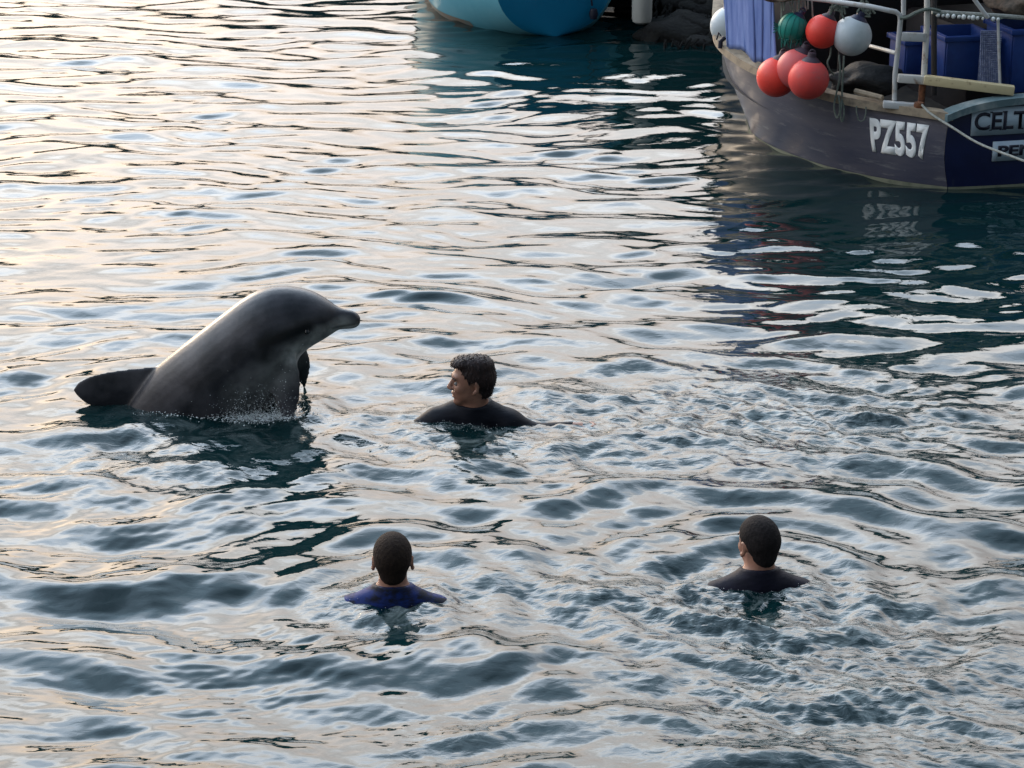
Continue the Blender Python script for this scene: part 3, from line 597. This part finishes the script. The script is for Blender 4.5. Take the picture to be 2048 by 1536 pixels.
# things lying on or hanging from the boat (each its own)
def wtag(o, label, cat, group=None): return tag(o, label, cat, group)
b_ = MB().box((0, 0, 0), (.50, .42, .42), rz=HD, bev=.02); cc = PY(1916, 106, Y0 + .62)
def bin_(cc, dx, dy, dz, label):
    root = empty('fish_bin', (cc[0], cc[1], cc[2] - dz / 2), HD * .6, label=label, cat='fish bin', group='blue fish bins on the stern')
    t = .015
    mb = MB().box((0, -dy / 2, dz / 2), (dx, t, dz), bev=.004).box((0, dy / 2, dz / 2), (dx, t, dz), bev=.004).box((-dx / 2, 0, dz / 2), (t, dy - t, dz), bev=.004).box((dx / 2, 0, dz / 2), (t, dy - t, dz), bev=.004).box((0, 0, t), (dx - t, dy - t, t))
    mb.build('bin_body', M['blue_bin'], root)
    r = MB().box((0, -dy / 2 - .012, dz - .02), (dx + .05, .02, .035), bev=.004).box((0, dy / 2 + .012, dz - .02), (dx + .05, .02, .035), bev=.004).box((-dx / 2 - .012, 0, dz - .02), (.02, dy, .034), bev=.004).box((dx / 2 + .012, 0, dz - .02), (.02, dy, .034), bev=.004)
    r.build('bin_rim', M['blue_bin'], root); return root
bin_(PY(1916, 108, Y0 + .42), .34, .40, .33, 'blue plastic fish bin between the white post and the mesh panel')
bin_(PY(2044, 108, Y0 + .38), .34, .44, .43, 'taller blue plastic fish bin at the right edge behind the stern beam')
bin_(PY(1826, 108, Y0 + .70), .22, .30, .26, 'small blue plastic fish bin seen through the white ladder frame')
mp_ = MB(); a, b = W3(1962, 62, Y0 + .10), W3(1995, 168, Y0 + .05)
for i in range(11): x = a.x + (b.x - a.x) * i / 10; mp_.tube([(x, a.y, a.z), (x + .01, b.y, b.z)], .0035, 4)
for i in range(30):
    z_ = a.z + (b.z - a.z) * i / 29; mp_.tube([(a.x, a.y, z_), (b.x + .005, b.y, z_ + .006)], .003, 4)
mp_.box(((a.x + b.x) / 2 + .005, a.y + .02, (a.z + b.z) / 2), (b.x - a.x, .01, a.z - b.z)).build('mesh_panel', M['mesh_panel'], smooth=False, label='narrow grey blue mesh panel standing between the two big blue bins', cat='panel')

# buoys
def buoy(u, v, dpx, Y, m_, capm, label, tilt=0, rope_top=None, tail=None, net=False, cap_dir=None):
    c = PY(u, v, Y); zc = c[1] * CT + (CH - c[2]) * ST; r = dpx / 2 * zc / FPX
    t = empty('buoy', c, 0, label=label, cat='buoy', group='round buoys hung on the fishing boat')
    R = Matrix.Rotation(tilt, 4, 'Y')
    pr = [(.0005, -r * 1.0)] + [(r * math.sin(w), -r * math.cos(w)) for w in np.linspace(.12, pi - .48, 22)]
    MB().lathe(pr, M=R, n=36).build('float_body', m_, t)
    pr = [(r * .50, r * .84), (r * .46, r * .90), (r * .34, r * 1.02), (r * .22, r * 1.10), (r * .20, r * 1.30), (r * .01, r * 1.34)]
    MB().lathe([(r * math.sin(.48) * 1.02 + .002, r * .86)] + pr[1:], M=R, n=24).build('cap', capm, t)
    e = MB(); top = R @ Vector((0, 0, r * 1.30)); e.tube([top + Vector((.02 * math.cos(w), 0, .02 * math.sin(w))) for w in np.linspace(0, 2 * pi, 10)], .006, 6, cap=False).build('eyelet', capm, t)
    if net:
        nb = MB()
        for k in range(14):
            w = 2 * pi * k / 14
            nb.tube([R @ Vector((r * 1.02 * math.sin(q_) * math.cos(w + q_ * .3), r * 1.02 * math.sin(q_) * math.sin(w + q_ * .3), r * 1.02 * math.cos(q_))) for q_ in np.linspace(.5, 2.7, 12)], .0016, 4)
        for k in range(26):
            w = random.uniform(0, 2 * pi); p0 = Vector((r * .85 * math.cos(w), r * .85 * math.sin(w), -r * .62)); nb.tube([p0, p0 * .9 + Vector((random.uniform(-.02, .02), 0, -random.uniform(.02, .07)))], .005, 4)
        for k in range(5): p0 = Vector((-r * 1.0, random.uniform(-.02, .02), -.01 + k * .008)); nb.tube([p0, p0 + Vector((-.03, 0, .01 * k - .02))], .004, 4)
        nb.build('net_cover', M['net'], t)
    return t, c, r
Yb = shY(1620) - .10
BU = []
BU.append(buoy(1553, 154, 80, Yb + .10, M['red'], M['cap_dark'], 'orange red buoy lowest at left, partly behind the faded one', .25))
BU.append(buoy(1593, 138, 80, Yb + .00, M['red_faded'], M['cap_dark'], 'faded pinkish red buoy squeezed between the two lower red ones', .35))
BU.append(buoy(1617, 158, 82, Yb - .14, M['red_scuffed'], M['cap_dark'], 'red buoy with a scuffed side, front one of the lower three', .1))
BU.append(buoy(1585, 56, 60, Yb + .12, M['green'], M['cap'], 'green buoy in a frayed net hanging beside the blue cloth', .5, net=True))
BU.append(buoy(1645, 63, 68, Yb + .02, M['red'], M['cap_dark'], 'upper orange red buoy hanging between the green and white ones', .4))
BU.append(buoy(1459, 52, 78, shY(1450) + .30, M['white_buoy'], M['cap'], 'white buoy at the far left, half hidden behind the blue cloth', .1))
BU.append(buoy(1704, 72, 79, Yb - .02, M['white_buoy'], M['cap'], 'white buoy with navy cap hanging from the guard rail', .35))
# ropes
def rope(name, pts, r, m_, label, group=None): return MB().tube([Vector(p) for p in resamp(np.array([list(p) for p in pts]), len(pts) * 5)], r, 6).build(name, m_, label=label, cat='rope', group=group)
rope('rope', [W3(1600, -12, Yb + .1), W3(1598, 15, Yb + .12), W3(1597, 30, Yb + .12)], .008, M['rope'], 'short grey rope holding the green buoy to the rail')
rope('rope', [W3(1668, -2, Yb), W3(1665, 15, Yb), W3(1658, 32, Yb)], .010, M['rope'], 'short frayed rope holding the upper red buoy to the rail')
kn = MB()
for k in range(9):
    p0 = W3(1680 + random.uniform(-8, 10), 18 + random.uniform(-14, 10), Yb - .02); kn.tube([p0, p0 + Vector((random.uniform(-.03, .03), 0, random.uniform(-.05, .03))), p0 + Vector((random.uniform(-.05, .05), 0, -random.uniform(.02, .08)))], .007, 5)
for k in range(10):
    p0 = W3(1732 + random.uniform(-8, 8), 8 + random.uniform(-10, 14), Yb - .03); kn.tube([p0, p0 + Vector((random.uniform(-.03, .03), 0, random.uniform(-.05, .03))), p0 + Vector((random.uniform(-.05, .05), 0, -random.uniform(.02, .08)))], .008, 5)
kn.build('rope_knots', M['rope'], kind='stuff', label='bunched grey green rope knots over the white buoy on the guard rail', cat='rope')
rope('rope', [W3(1678, 110, Yb - .1), W3(1680, 150, Yb - .1), W3(1672, 190, Yb - .1), W3(1668, 215, Yb - .12), W3(1674, 236, Yb - .14), W3(1680, 220, Yb - .14), W3(1677, 190, Yb - .12)], .007, M['rope'], 'grey rope tail looping down the hull under the white buoy, left one')
rope('rope', [W3(1688, 112, Yb - .1), W3(1686, 150, Yb - .1), W3(1684, 190, Yb - .1), W3(1688, 225, Yb - .13), W3(1684, 243, Yb - .14), W3(1681, 225, Yb - .14), W3(1684, 200, Yb - .12)], .007, M['rope'], 'grey rope tail hanging straight below the white buoy, right one')
rope('rope', [W3(1662, 95, Yb - .02), W3(1660, 112, Yb - .03), W3(1655, 125, Yb - .04), W3(1660, 140, Yb - .04), W3(1668, 150, Yb - .02)], .007, M['rope'], 'wavy grey rope end hanging under the upper red buoy')
rope('rope', [W3(1800, 36, Y0 - .03), W3(1815, 34, Y0 - .04), W3(1835, 24, Y0 - .04), W3(1858, 18, Y0 - .03), W3(1880, 22, Y0)], .013, M['rope'], 'thick grey green rope lashed round the tops of the white posts')
rope('mooring_rope', [W3(1842, 208, Y0 - .12), W3(1862, 228, Y0 - .2), W3(1905, 255, Y0 - .34), W3(1960, 288, Y0 - .5), W3(2048, 322, Y0 - .75), W3(2180, 372, Y0 - 1.1)], .008, M['rope_pale'], 'pale mooring rope running down across the transom from the rusty eye')
# float line
fl = empty('float_line', (2.9, Y0, 1.0), 0, label='string of small white floats along the stern rail above the blue bins', cat='float line')
for i, uu in enumerate([1876, 1886, 1895, 1907, 1918, 1927, 1938, 1946, 1955, 1966, 1986, 1996]):
    r = random.choice([.016, .018, .012, .014]); p = W3(uu, 30 + (uu - 1870) * .07, Y0 - .01)
    o = MB().lathe([(.0005, -r)] + [(r * math.sin(w), -r * math.cos(w)) for w in (.6, 1.2, 1.8, 2.4)] + [(.0005, r)], n=10).build('float', M['float'], fl); o.location = p - fl.location
o = MB().tube([W3(1866, 27, Y0 - .01) - fl.location, W3(2005, 37, Y0 - .01) - fl.location], .006, 5).build('line', M['rope'], fl)
# blue cloth curtain: folded sheet with thickness
def cloth():
    nx, nz_ = 70, 26; V = []; F = []
    for j in range(nz_):
        g = j / (nz_ - 1)
        for i in range(nx):
            f = i / (nx - 1); ul, ur = 1430 + 22 * g * .9, 1549 + 5 * g; ub = ul + (ur - ul) * f
            vb = -170 + (86 + 50 * min(f * 1.15, 1) + 6 * math.sin(f * 14) + 170) * g
            Yc = shY(ub) - .02 - .02 * g; p = PY(ub, vb, Yc)
            amp = (.006 + .018 * g)
            p = p + np.array([.25, -1, 0]) * amp * (1.6 * math.sin(f * 11 + 2.2 * g + 1.2 * math.sin(f * 4)) + .7 * math.sin(f * 31 + 2.5 * math.sin(g * 2 + f * 5)) + .4 * math.sin(f * 67 + g * 3))
            V.append(p)
    for j in range(nz_ - 1):
        for i in range(nx - 1): a = j * nx + i; F.append((a, a + 1, a + nx + 1, a + nx))
    o = link('cloth', mesh('cloth', V, F), M['cloth'], label='blue cloth hanging in folds over the port side of the boat', cat='cloth'); s_ = o.modifiers.new('s', 'SOLIDIFY'); s_.thickness = .006
cloth()
# dark tarpaulin heap and net heap
def heap(name, c, r, m_, label, cat, seed, kind=None, sub=4):
    bm = bmesh.new(); bmesh.ops.create_icosphere(bm, subdivisions=sub, radius=1); rs = random.Random(seed); ph = [(rs.uniform(-6, 6), rs.uniform(-6, 6), rs.uniform(-6, 6), rs.uniform(0, 6)) for _ in range(12)]
    for v in bm.verts:
        p = v.co; d = sum(math.sin(a * p.x + b * p.y + c_ * p.z + e) for a, b, c_, e in ph) / 12; v.co = Vector((p.x * r[0], p.y * r[1], p.z * r[2])) * (1 + .55 * d)
    me = bpy.data.meshes.new(name); bm.to_mesh(me); bm.free(); o = link(name, me, m_, label=label, cat=cat, kind=kind); o.location = c; return o
heap('tarpaulin', PY(1738, 160, Y0 + .55), (.26, .2, .11), M['tarp'], 'crumpled dark grey tarpaulin heaped on deck behind the white buoy', 'tarpaulin', 3)
heap('fishing_net', PY(2040, 2, Y0 + .4), (.22, .25, .10), M['net_brown'], 'brown fishing net bundled on the stern rail at the top right corner', 'fishing net', 5)
heap('fishing_net', PY(1560, -12, Yb + .25), (.16, .15, .05), M['net_brown'], 'brown net bundled over the rail just above the green buoy', 'fishing net', 8)
st = MB()
for k in range(9): uu = 1563 + k * 7.5; st.tube([W3(uu, -10, Yb + .22), W3(uu + random.uniform(-4, 4), random.uniform(18, 42), Yb + .2)], .006, 5)
st.build('net_strands', M['rope_pale'], label='loose pale net strands dangling behind the green buoy', cat='net')

# --- pale blue boat at the top
HB = math.radians(14); BO = Vector(P(1108, 72)) ; BO.z = 0
bb_s = smooth_interp([(0, .54), (.3, .68), (.7, .82), (1.1, .90), (1.8, .88), (2.5, .76), (3.5, .56), (4.5, .34), (5.2, .14), (5.5, .03)])
bb_h = smooth_interp([(0, .72), (1.5, .76), (3, .86), (4.5, 1.02), (5.5, 1.16)])
bb_d = smooth_interp([(0, .0), (.4, .14), (1.0, .32), (2, .4), (4, .35), (5.5, .2)])
def bl_half(x, z):
    h = .5 + .28 * min(x, 1); d_ = float(bb_d(x)); q = min(max((h - z) / (h + d_), 0), 1); pw = 2.1 + .4 * min(x, 1); return float(bb_s(x)) * (max(1 - q ** pw, 0)) ** (1 / pw)
blue = empty('moored_boat', BO, pi / 2 + HB, label='pale blue moored boat with a turquoise rounded stern at the top', cat='boat')
BH = Hull(5.5, bl_half, bb_h); xb_ = stations(5.5, 60); hb_ = MB()
for sd_ in (1, -1): hb_.add(*BH.shell(xb_, lambda x: (-float(bb_d(x)) * .999, float(bb_h(x))), sd_, 0, 28))
hb_.build('hull', M['blue_hull'], blue)
V = []; F = []; zs_ = .72 * np.linspace(0.004, 1, 26) ** 2
for z in zs_:
    for i in range(nyr): y = -1 + 2 * i / (nyr - 1); V.append((-.05 * (1 - y * y) - .004, bl_half(0, z) * y, z))
for j in range(25):
    for i in range(nyr - 1): a = j * nyr + i; F.append((a, a + 1, a + nyr + 1, a + nyr))
MB().add(V, F).build('transom', M['blue_transom'], blue)
s_ = MB()
for sd_ in (1, -1): s_.add(*BH.shell(xb_[14:], lambda x: (-.06, .05), sd_, .004, 4))
s_.build('boot_stripe', M['stain'], blue)
for sd_ in (1, -1): MB().tube([BH.pt(x, float(bb_h(x)), sd_, .01) for x in np.linspace(0, 5.45, 40)], .03, 8).build('gunwale', M['white_paint'], blue)
MB().tube([(-.05, -.54, .72), (-.09, 0, .74), (-.05, .54, .72)], .03, 8).build('stern_rail', M['white_paint'], blue)
V = []; F = []
for x in np.linspace(.02, 5.3, 24): b = bl_half(x, float(bb_h(x)) - .12) - .01; h = float(bb_h(x)) - .12; V += [(x, b, h), (x, -b, h)]
for i in range(23): F.append((2 * i, 2 * i + 1, 2 * i + 3, 2 * i + 2))
MB().add(V, F).build('deck', M['deck'], blue)
MB().box((3.0, 0, 1.05), (1.5, 1.1, .5), bev=.05).build('cabin', M['white_paint'], blue)
MB().tube([(-.075, -.30, .72), (-.08, -.31, .45), (-.075, -.33, .27)], .009, 6).build('cord', M['ink'], blue)
MB().lathe([(.001, -.05), (.03, -.045), (.042, 0), (.03, .045), (.001, .05)], (-.09, -.34, .2), n=14).build('stern_fitting', M['ink'], blue)
# hanging fender
fp = P(1283, 73); fe = empty('fender', (fp[0], fp[1], .115), 0, label='grubby white cylindrical fender hanging between the two boats', cat='fender')
MB().lathe([(.001, 0), (.06, .004), (.082, .02), (.09, .05), (.094, .5), (.09, .62), (.05, .69), (.02, .72), (.001, .72)], n=28).build('fender_body', M['fender'], fe)
MB().tube([(0, 0, .70), (0, .05, 1.0), (.05, .5, 1.12)], .012, 6).build('rope', M['rope'], fe)

# ---------------------------------------------------------------- harbour surroundings
# low weedy quay behind the boats, built of courses of stone
qx, qy = 1.05, 21.3
q = empty('quay_wall', (qx, qy, 0), 0, label='dark weedy stone quay behind the two moored boats', cat='quay wall')
MB().box((10, 3.2, .45), (20, 6, 2.3), bev=.0).build('core', M['wall'], q, smooth=False)
MB().box((-2.4, 8.2, .25), (4.4, 4, 1.9)).build('pier', M['wall'], q, smooth=False)
sv = {}
for r_ in range(6):
    x = -.1 - (.3 if r_ % 2 else 0)
    while x < 9:
        wd = random.uniform(.45, .8); key = round(wd, 1)
        if key not in sv: mb = MB().box((0, 0, 0), (key - .03, .30, .30), bev=.035); sv[key] = mb.build('stone', M['wall'], q)
        o = sv[key] if sv[key].get('used') is None else sv[key].copy()
        if sv[key].get('used'): COL.objects.link(o); 
        else: sv[key]['used'] = 1
        o.parent = q; o.location = (x + key / 2, .10 + random.uniform(-.03, .03), -.12 + r_ * .32); x += key
for o in list(q.children):
    if 'used' in o: del o['used']
# weed covered rubble at its foot
def rubble():
    bm = bmesh.new(); rs = random.Random(4)
    for k in range(90):
        x = rs.uniform(1.32, 5.5); y = rs.uniform(19.75, 21.2) + (.12 if x < 1.5 else 0); hgt = .02 + (y - 19.7) * .30; s_ = rs.uniform(.14, .34)
        ret = bmesh.ops.create_icosphere(bm, subdivisions=3, radius=s_); a, b, c_ = rs.uniform(5, 12), rs.uniform(5, 12), rs.uniform(0, 6)
        for v in ret['verts']:
            p = v.co; dd = 1 + .16 * math.sin(a * p.x * 2 + c_) * math.sin(b * p.y * 2 + c_) + .08 * math.sin(25 * p.z + 19 * p.x + c_); v.co = Vector((x + p.x * dd * 1.3, y + p.y * dd, hgt - .10 + p.z * dd * .6))
    me = bpy.data.meshes.new('weed_rubble'); bm.to_mesh(me); bm.free(); link('weed_rubble', me, M['weed'], kind='stuff', label='rubble hung with dark wet seaweed at the foot of the quay', cat='rubble')
    mb = MB()
    for k in range(500):
        x = rs.uniform(1.3, 3.2); y = rs.uniform(19.45, 20.6); z = .02 + max(0, y - 19.7) * .30 + rs.uniform(0, .05); L_ = rs.uniform(.06, .2); a = rs.gauss(0, .5)
        p0 = Vector((x, y, z)); p1 = p0 + Vector((math.sin(a) * L_ * .6 + rs.uniform(-.05, .05), -L_ * .3, -.05)); p2 = p1 + Vector((rs.uniform(-.06, .06), -L_ * .2, -.08))
        mb.tube([p0, p1, p2], [.010, .012, .003], 4)
    mb.build('seaweed', M['weed'], kind='stuff', label='dark seaweed fronds draped over the rubble to the water', cat='seaweed')
rubble()
# far side of the harbour and hills (seen only mirrored in the water)
fq = MB(); fq.box((-40, 70, 1.8), (220, 6, 5.0)).box((-30, 78, 4), (16, 8, 9)).box((-8, 80, 4), (22, 8, 8)).box((22, 79, 4), (14, 8, 10)).box((-60, 80, 4), (20, 8, 7)).build('far_quay', M['wall'], None, smooth=False, kind='structure')
V = []; F = []; nh = 120
for i in range(nh):
    a = -1.9 + 3.8 * i / (nh - 1); h = 52 + 12 * math.sin(a * 3.1 + 1) + 7 * math.sin(a * 7.3) + 4 * math.sin(a * 19)
    for (rr, f) in ((260, 0), (330, .6), (420, 1), (560, .2)): V.append((math.sin(a) * rr, math.cos(a) * rr, -1 + h * f))
for i in range(nh - 1):
    for j in range(3): b_ = i * 4 + j; F.append((b_, b_ + 4, b_ + 5, b_ + 1))
MB().add(V, F).build('hills', M['hill'], None, kind='structure')

# ---------------------------------------------------------------- water
def axis(fine, lo_steps, hi_steps): return np.concatenate([lo_steps, fine, hi_steps])
vv_ = np.arange(1800, -52, -1.95); yf = np.array([P(1024, v)[1] for v in vv_])
y_lo = yf[0] - np.geomspace(.02, 60, 26)[::-1]; y_hi = yf[-1] + np.geomspace(.08, 900, 70)
Yr = np.concatenate([y_lo, yf, y_hi])
xf_ = np.linspace(-1, 1, 960); x_hi = 1 + np.geomspace(.004, 60, 44); Xn = np.concatenate([-x_hi[::-1], xf_, x_hi])
Wd = np.maximum(1.0 + .262 * np.maximum(Yr, 5.5), 1.0)
X = Xn[None] * Wd[:, None]; Y = np.repeat(Yr[:, None], len(Xn), 1)
dy = np.abs(np.gradient(Yr))[:, None]; dx = np.abs(np.gradient(Xn))[None] * Wd[:, None]; cell = np.maximum(dy, dx * .55)
X = X.astype(np.float32); Y = Y.astype(np.float32); cell = cell.astype(np.float32)
def G(u, v, ru, rv):      # soft patch on the water, centre and size from the ground
    c = P(u, v); w = abs(P(u + ru, v)[0] - c[0]); l_ = abs(P(u, v - rv)[1] - c[1]); return np.exp(-(((X - c[0]) / w) ** 2 + ((Y - c[1]) / l_) ** 2))
Z = np.zeros_like(X)
# gentle warp so that crests bend
WX = X + .10 * np.sin(1.3 * Y + .7 * X + 1) + .05 * np.sin(3.1 * X - 2.2 * Y) ; WY = Y + .12 * np.sin(1.1 * X + .5 * Y) + .06 * np.sin(2.7 * X + 1.9 * Y + 2) + .03 * np.sin(5.3 * X - 3.1 * Y)
def comp(lam, ang, slope, ph, mod=1.):
    k = 2 * pi / lam; att = np.clip((lam / cell - 2.2) / 3, 0, 1); return (slope / k) * att * np.sin(k * (math.sin(ang) * WX + math.cos(ang) * WY) + ph) * mod
near = np.clip((13 - Y) / 5, 0, 1); far = 1 - near
patch = .75 + .35 * np.sin(.9 * X + 1.7 * Y + .5) * np.sin(1.6 * X - .8 * Y) + .2 * np.sin(3 * X + 2 * Y)
patch2 = .8 + .4 * np.sin(1.9 * X - 1.1 * Y + 2) * np.sin(1.1 * X + 2.3 * Y + 1)
fw = np.clip((Y - 9.5) / 3.5, 0, 1); nw = 1 - fw
for i in range(26):      # long smooth wavelets, crests mostly across the view
    lam = .27 * (.95 / .27) ** rng.random(); ang = rng.normal(0, .34) + .06; a0 = .032 * nw + (.019 if lam > .6 else .023) * fw; Z += comp(lam, ang, 1., rng.random() * 6.28, .80 + .35 * patch2) * a0
for i in range(54):      # ripples
    lam = .085 * (.28 / .085) ** rng.random(); Z += comp(lam, rng.normal(0, .30), 1., rng.random() * 6.28, patch) * (.0135 * nw + .0195 * fw)
for i in range(28):
    lam = .04 * (.10 / .04) ** rng.random(); Z += comp(lam, rng.normal(0, .5), 1., rng.random() * 6.28, patch2) * (.015 * nw + .010 * fw)
Z = Z + 1.4 * np.clip(Z, 0, 1) ** 2 * 4
# wakes ringing out from the bodies
for (u, v, r0, lam, amp, dec) in ((430, 812, .45, .34, .010, .9), (940, 848, .25, .26, .009, .7), (785, 1200, .2, .24, .010, .8), (1525, 1172, .2, .26, .014, .9), (1480, 1180, .5, .62, .012, 1.2), (1500, 850, 1.0, .55, .013, 1.6)):
    c = P(u, v); rr = np.sqrt((X - c[0]) ** 2 + (Y - c[1]) ** 2) + .05 * np.sin(3 * np.arctan2(Y - c[1], X - c[0]) + lam * 30); e = np.clip((rr - r0) / .15 + .6, 0, 1)
    Z += amp * np.cos(2 * pi * (rr - r0) / lam) * np.exp(-np.maximum(rr - r0, 0) / dec) * e * np.clip((lam / cell - 2) / 3, 0, 1)
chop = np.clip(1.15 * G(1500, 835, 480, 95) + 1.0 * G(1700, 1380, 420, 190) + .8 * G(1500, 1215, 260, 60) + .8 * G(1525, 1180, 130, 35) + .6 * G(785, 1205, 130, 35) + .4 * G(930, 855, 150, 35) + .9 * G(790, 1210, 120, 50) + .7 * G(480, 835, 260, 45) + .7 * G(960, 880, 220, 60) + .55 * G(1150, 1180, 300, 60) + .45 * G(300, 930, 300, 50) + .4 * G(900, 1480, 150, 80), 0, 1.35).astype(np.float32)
# dark calm hollow rims: swirl arcs of the big boil at right
c = P(1480, 840); th_ = np.arctan2((Y - c[1]) / 1.0, X - c[0]); rr = np.sqrt((X - c[0]) ** 2 + ((Y - c[1])) ** 2)
Z += .006 * np.sin(2 * pi * rr / .30 + 2.5 * th_ + 1.5 * np.sin(2 * X + 3 * Y)) * G(1500, 835, 520, 110)
for (u, v, ru, rv, f_) in ((400, 820, 330, 60, .5), (930, 850, 170, 45, .75), (785, 1200, 150, 45, .75), (1525, 1172, 150, 45, .75)): Z *= 1 - f_ * G(u, v, ru, rv)
Z += .015 * G(380, 815, 250, 40) + .022 * G(785, 1200, 140, 40) + .024 * G(1525, 1175, 140, 40) + .016 * G(930, 850, 150, 40)
for i in range(46):
    lam = .045 * (.22 / .045) ** rng.random(); k = 2 * pi / lam; an = rng.uniform(-1.35, 1.35); ph = rng.random() * 6.28
    wx = X + .035 * np.sin(9 * Y + 5 * X + i) + .02 * np.sin(17 * X - 11 * Y + i * 2); wy = Y + .035 * np.sin(8 * X - 6 * Y + i * 1.7) + .02 * np.sin(19 * X + 9 * Y)
    Z += (.036 / k) * np.clip((lam / cell - 2.2) / 3, 0, 1) * np.sin(k * (math.sin(an) * wx + math.cos(an) * wy) + ph) * chop
Z *= np.clip((2500 - cell * 50) / 2500, 0, 1)
nr, nc = X.shape; V = np.stack([X, Y, Z], -1).reshape(-1, 3).astype(np.float32)
i0 = (np.arange(nr - 1)[:, None] * nc + np.arange(nc - 1)[None]).ravel(); Fq = np.stack([i0, i0 + 1, i0 + nc + 1, i0 + nc], 1).astype(np.int32)
wme = bpy.data.meshes.new('water'); wme.vertices.add(len(V)); wme.vertices.foreach_set('co', V.ravel()); wme.loops.add(Fq.size); wme.loops.foreach_set('vertex_index', Fq.ravel())
wme.polygons.add(len(Fq)); wme.polygons.foreach_set('loop_start', np.arange(0, Fq.size, 4, dtype=np.int32)); wme.update(calc_edges=True)
ca = wme.attributes.new('chop', 'FLOAT', 'POINT'); ca.data.foreach_set('value', chop.ravel())
m = bpy.data.materials.new('sea_water'); m.use_nodes = True; n = m.node_tree.nodes; l = m.node_tree.links.new; b = n['Principled BSDF']
b.inputs['Base Color'].default_value = (.0015, .014, .0155, 1); b.inputs['Roughness'].default_value = .03; b.inputs['IOR'].default_value = 1.48
tcx = n.new('ShaderNodeTexCoord'); mpp = n.new('ShaderNodeMapping'); mpp.inputs['Scale'].default_value = (.55, 1, 1); l(tcx.outputs['Object'], mpp.inputs[0])
z1 = n.new('ShaderNodeTexNoise'); z1.inputs['Scale'].default_value = 26; z1.inputs['Detail'].default_value = 3; z1.inputs['Distortion'].default_value = .6; l(mpp.outputs[0], z1.inputs['Vector'])
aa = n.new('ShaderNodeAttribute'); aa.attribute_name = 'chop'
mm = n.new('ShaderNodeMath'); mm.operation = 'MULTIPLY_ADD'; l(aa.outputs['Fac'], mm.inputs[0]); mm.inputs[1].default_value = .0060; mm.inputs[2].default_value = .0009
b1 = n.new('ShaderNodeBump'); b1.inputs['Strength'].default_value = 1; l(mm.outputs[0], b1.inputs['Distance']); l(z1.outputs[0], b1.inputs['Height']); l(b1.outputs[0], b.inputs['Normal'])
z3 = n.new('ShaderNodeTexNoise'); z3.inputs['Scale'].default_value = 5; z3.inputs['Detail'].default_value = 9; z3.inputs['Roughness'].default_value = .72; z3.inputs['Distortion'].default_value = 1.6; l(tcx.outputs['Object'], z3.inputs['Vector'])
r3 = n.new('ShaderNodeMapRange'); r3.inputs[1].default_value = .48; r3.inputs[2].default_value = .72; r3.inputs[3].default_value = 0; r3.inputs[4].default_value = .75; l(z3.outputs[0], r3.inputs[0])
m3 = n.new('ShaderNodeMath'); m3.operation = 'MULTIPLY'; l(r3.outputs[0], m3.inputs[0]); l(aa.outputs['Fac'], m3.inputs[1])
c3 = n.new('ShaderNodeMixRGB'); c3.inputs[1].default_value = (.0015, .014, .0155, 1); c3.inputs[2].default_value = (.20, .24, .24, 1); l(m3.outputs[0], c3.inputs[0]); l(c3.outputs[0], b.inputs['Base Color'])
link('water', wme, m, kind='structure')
seabed = MB().box((0, 20, -6), (400, 400, .2)).build('seabed', M['wall'], None, smooth=False, kind='structure')
def wz(x, y):
    i = int(np.argmin(np.abs(Yr - y))); j = int(np.argmin(np.abs(Xn - x / Wd[i]))); return float(Z[i, j])
# froth and drops where the bodies break the surface
def froth(name, spots, label, seed):
    rs = random.Random(seed); mb = MB()
    for (u, v, su, sv_, cnt, hmax, r0) in spots:
        for k in range(cnt):
            p = P(u + rs.gauss(0, su), v + rs.gauss(0, sv_)); r = r0 * rs.uniform(.4, 1.3) * (1 if rs.random() < .9 else 1.8); zz = wz(p[0], p[1]) + abs(rs.gauss(0, hmax)) * (rs.random() ** 2)
            mb.lathe([(.0005, -r * .7), (r, 0), (.0005, r * .7)], (p[0], p[1], zz), n=5)
    mb.build(name, M['foam'], kind='stuff', label=label, cat='foam')
froth('foam', [(930, 858, 50, 4, 260, .012, .0014), (785, 1205, 56, 6, 300, .012, .0013), (1525, 1182, 60, 6, 300, .012, .0013), (500, 838, 40, 4, 1800, .11, .0017), (570, 832, 20, 5, 1200, .14, .0017), (520, 838, 50, 4, 700, .02, .0034), (400, 836, 70, 3, 300, .02, .0026)], 'white froth and drops where the dolphin and the swimmers break the surface', 1)
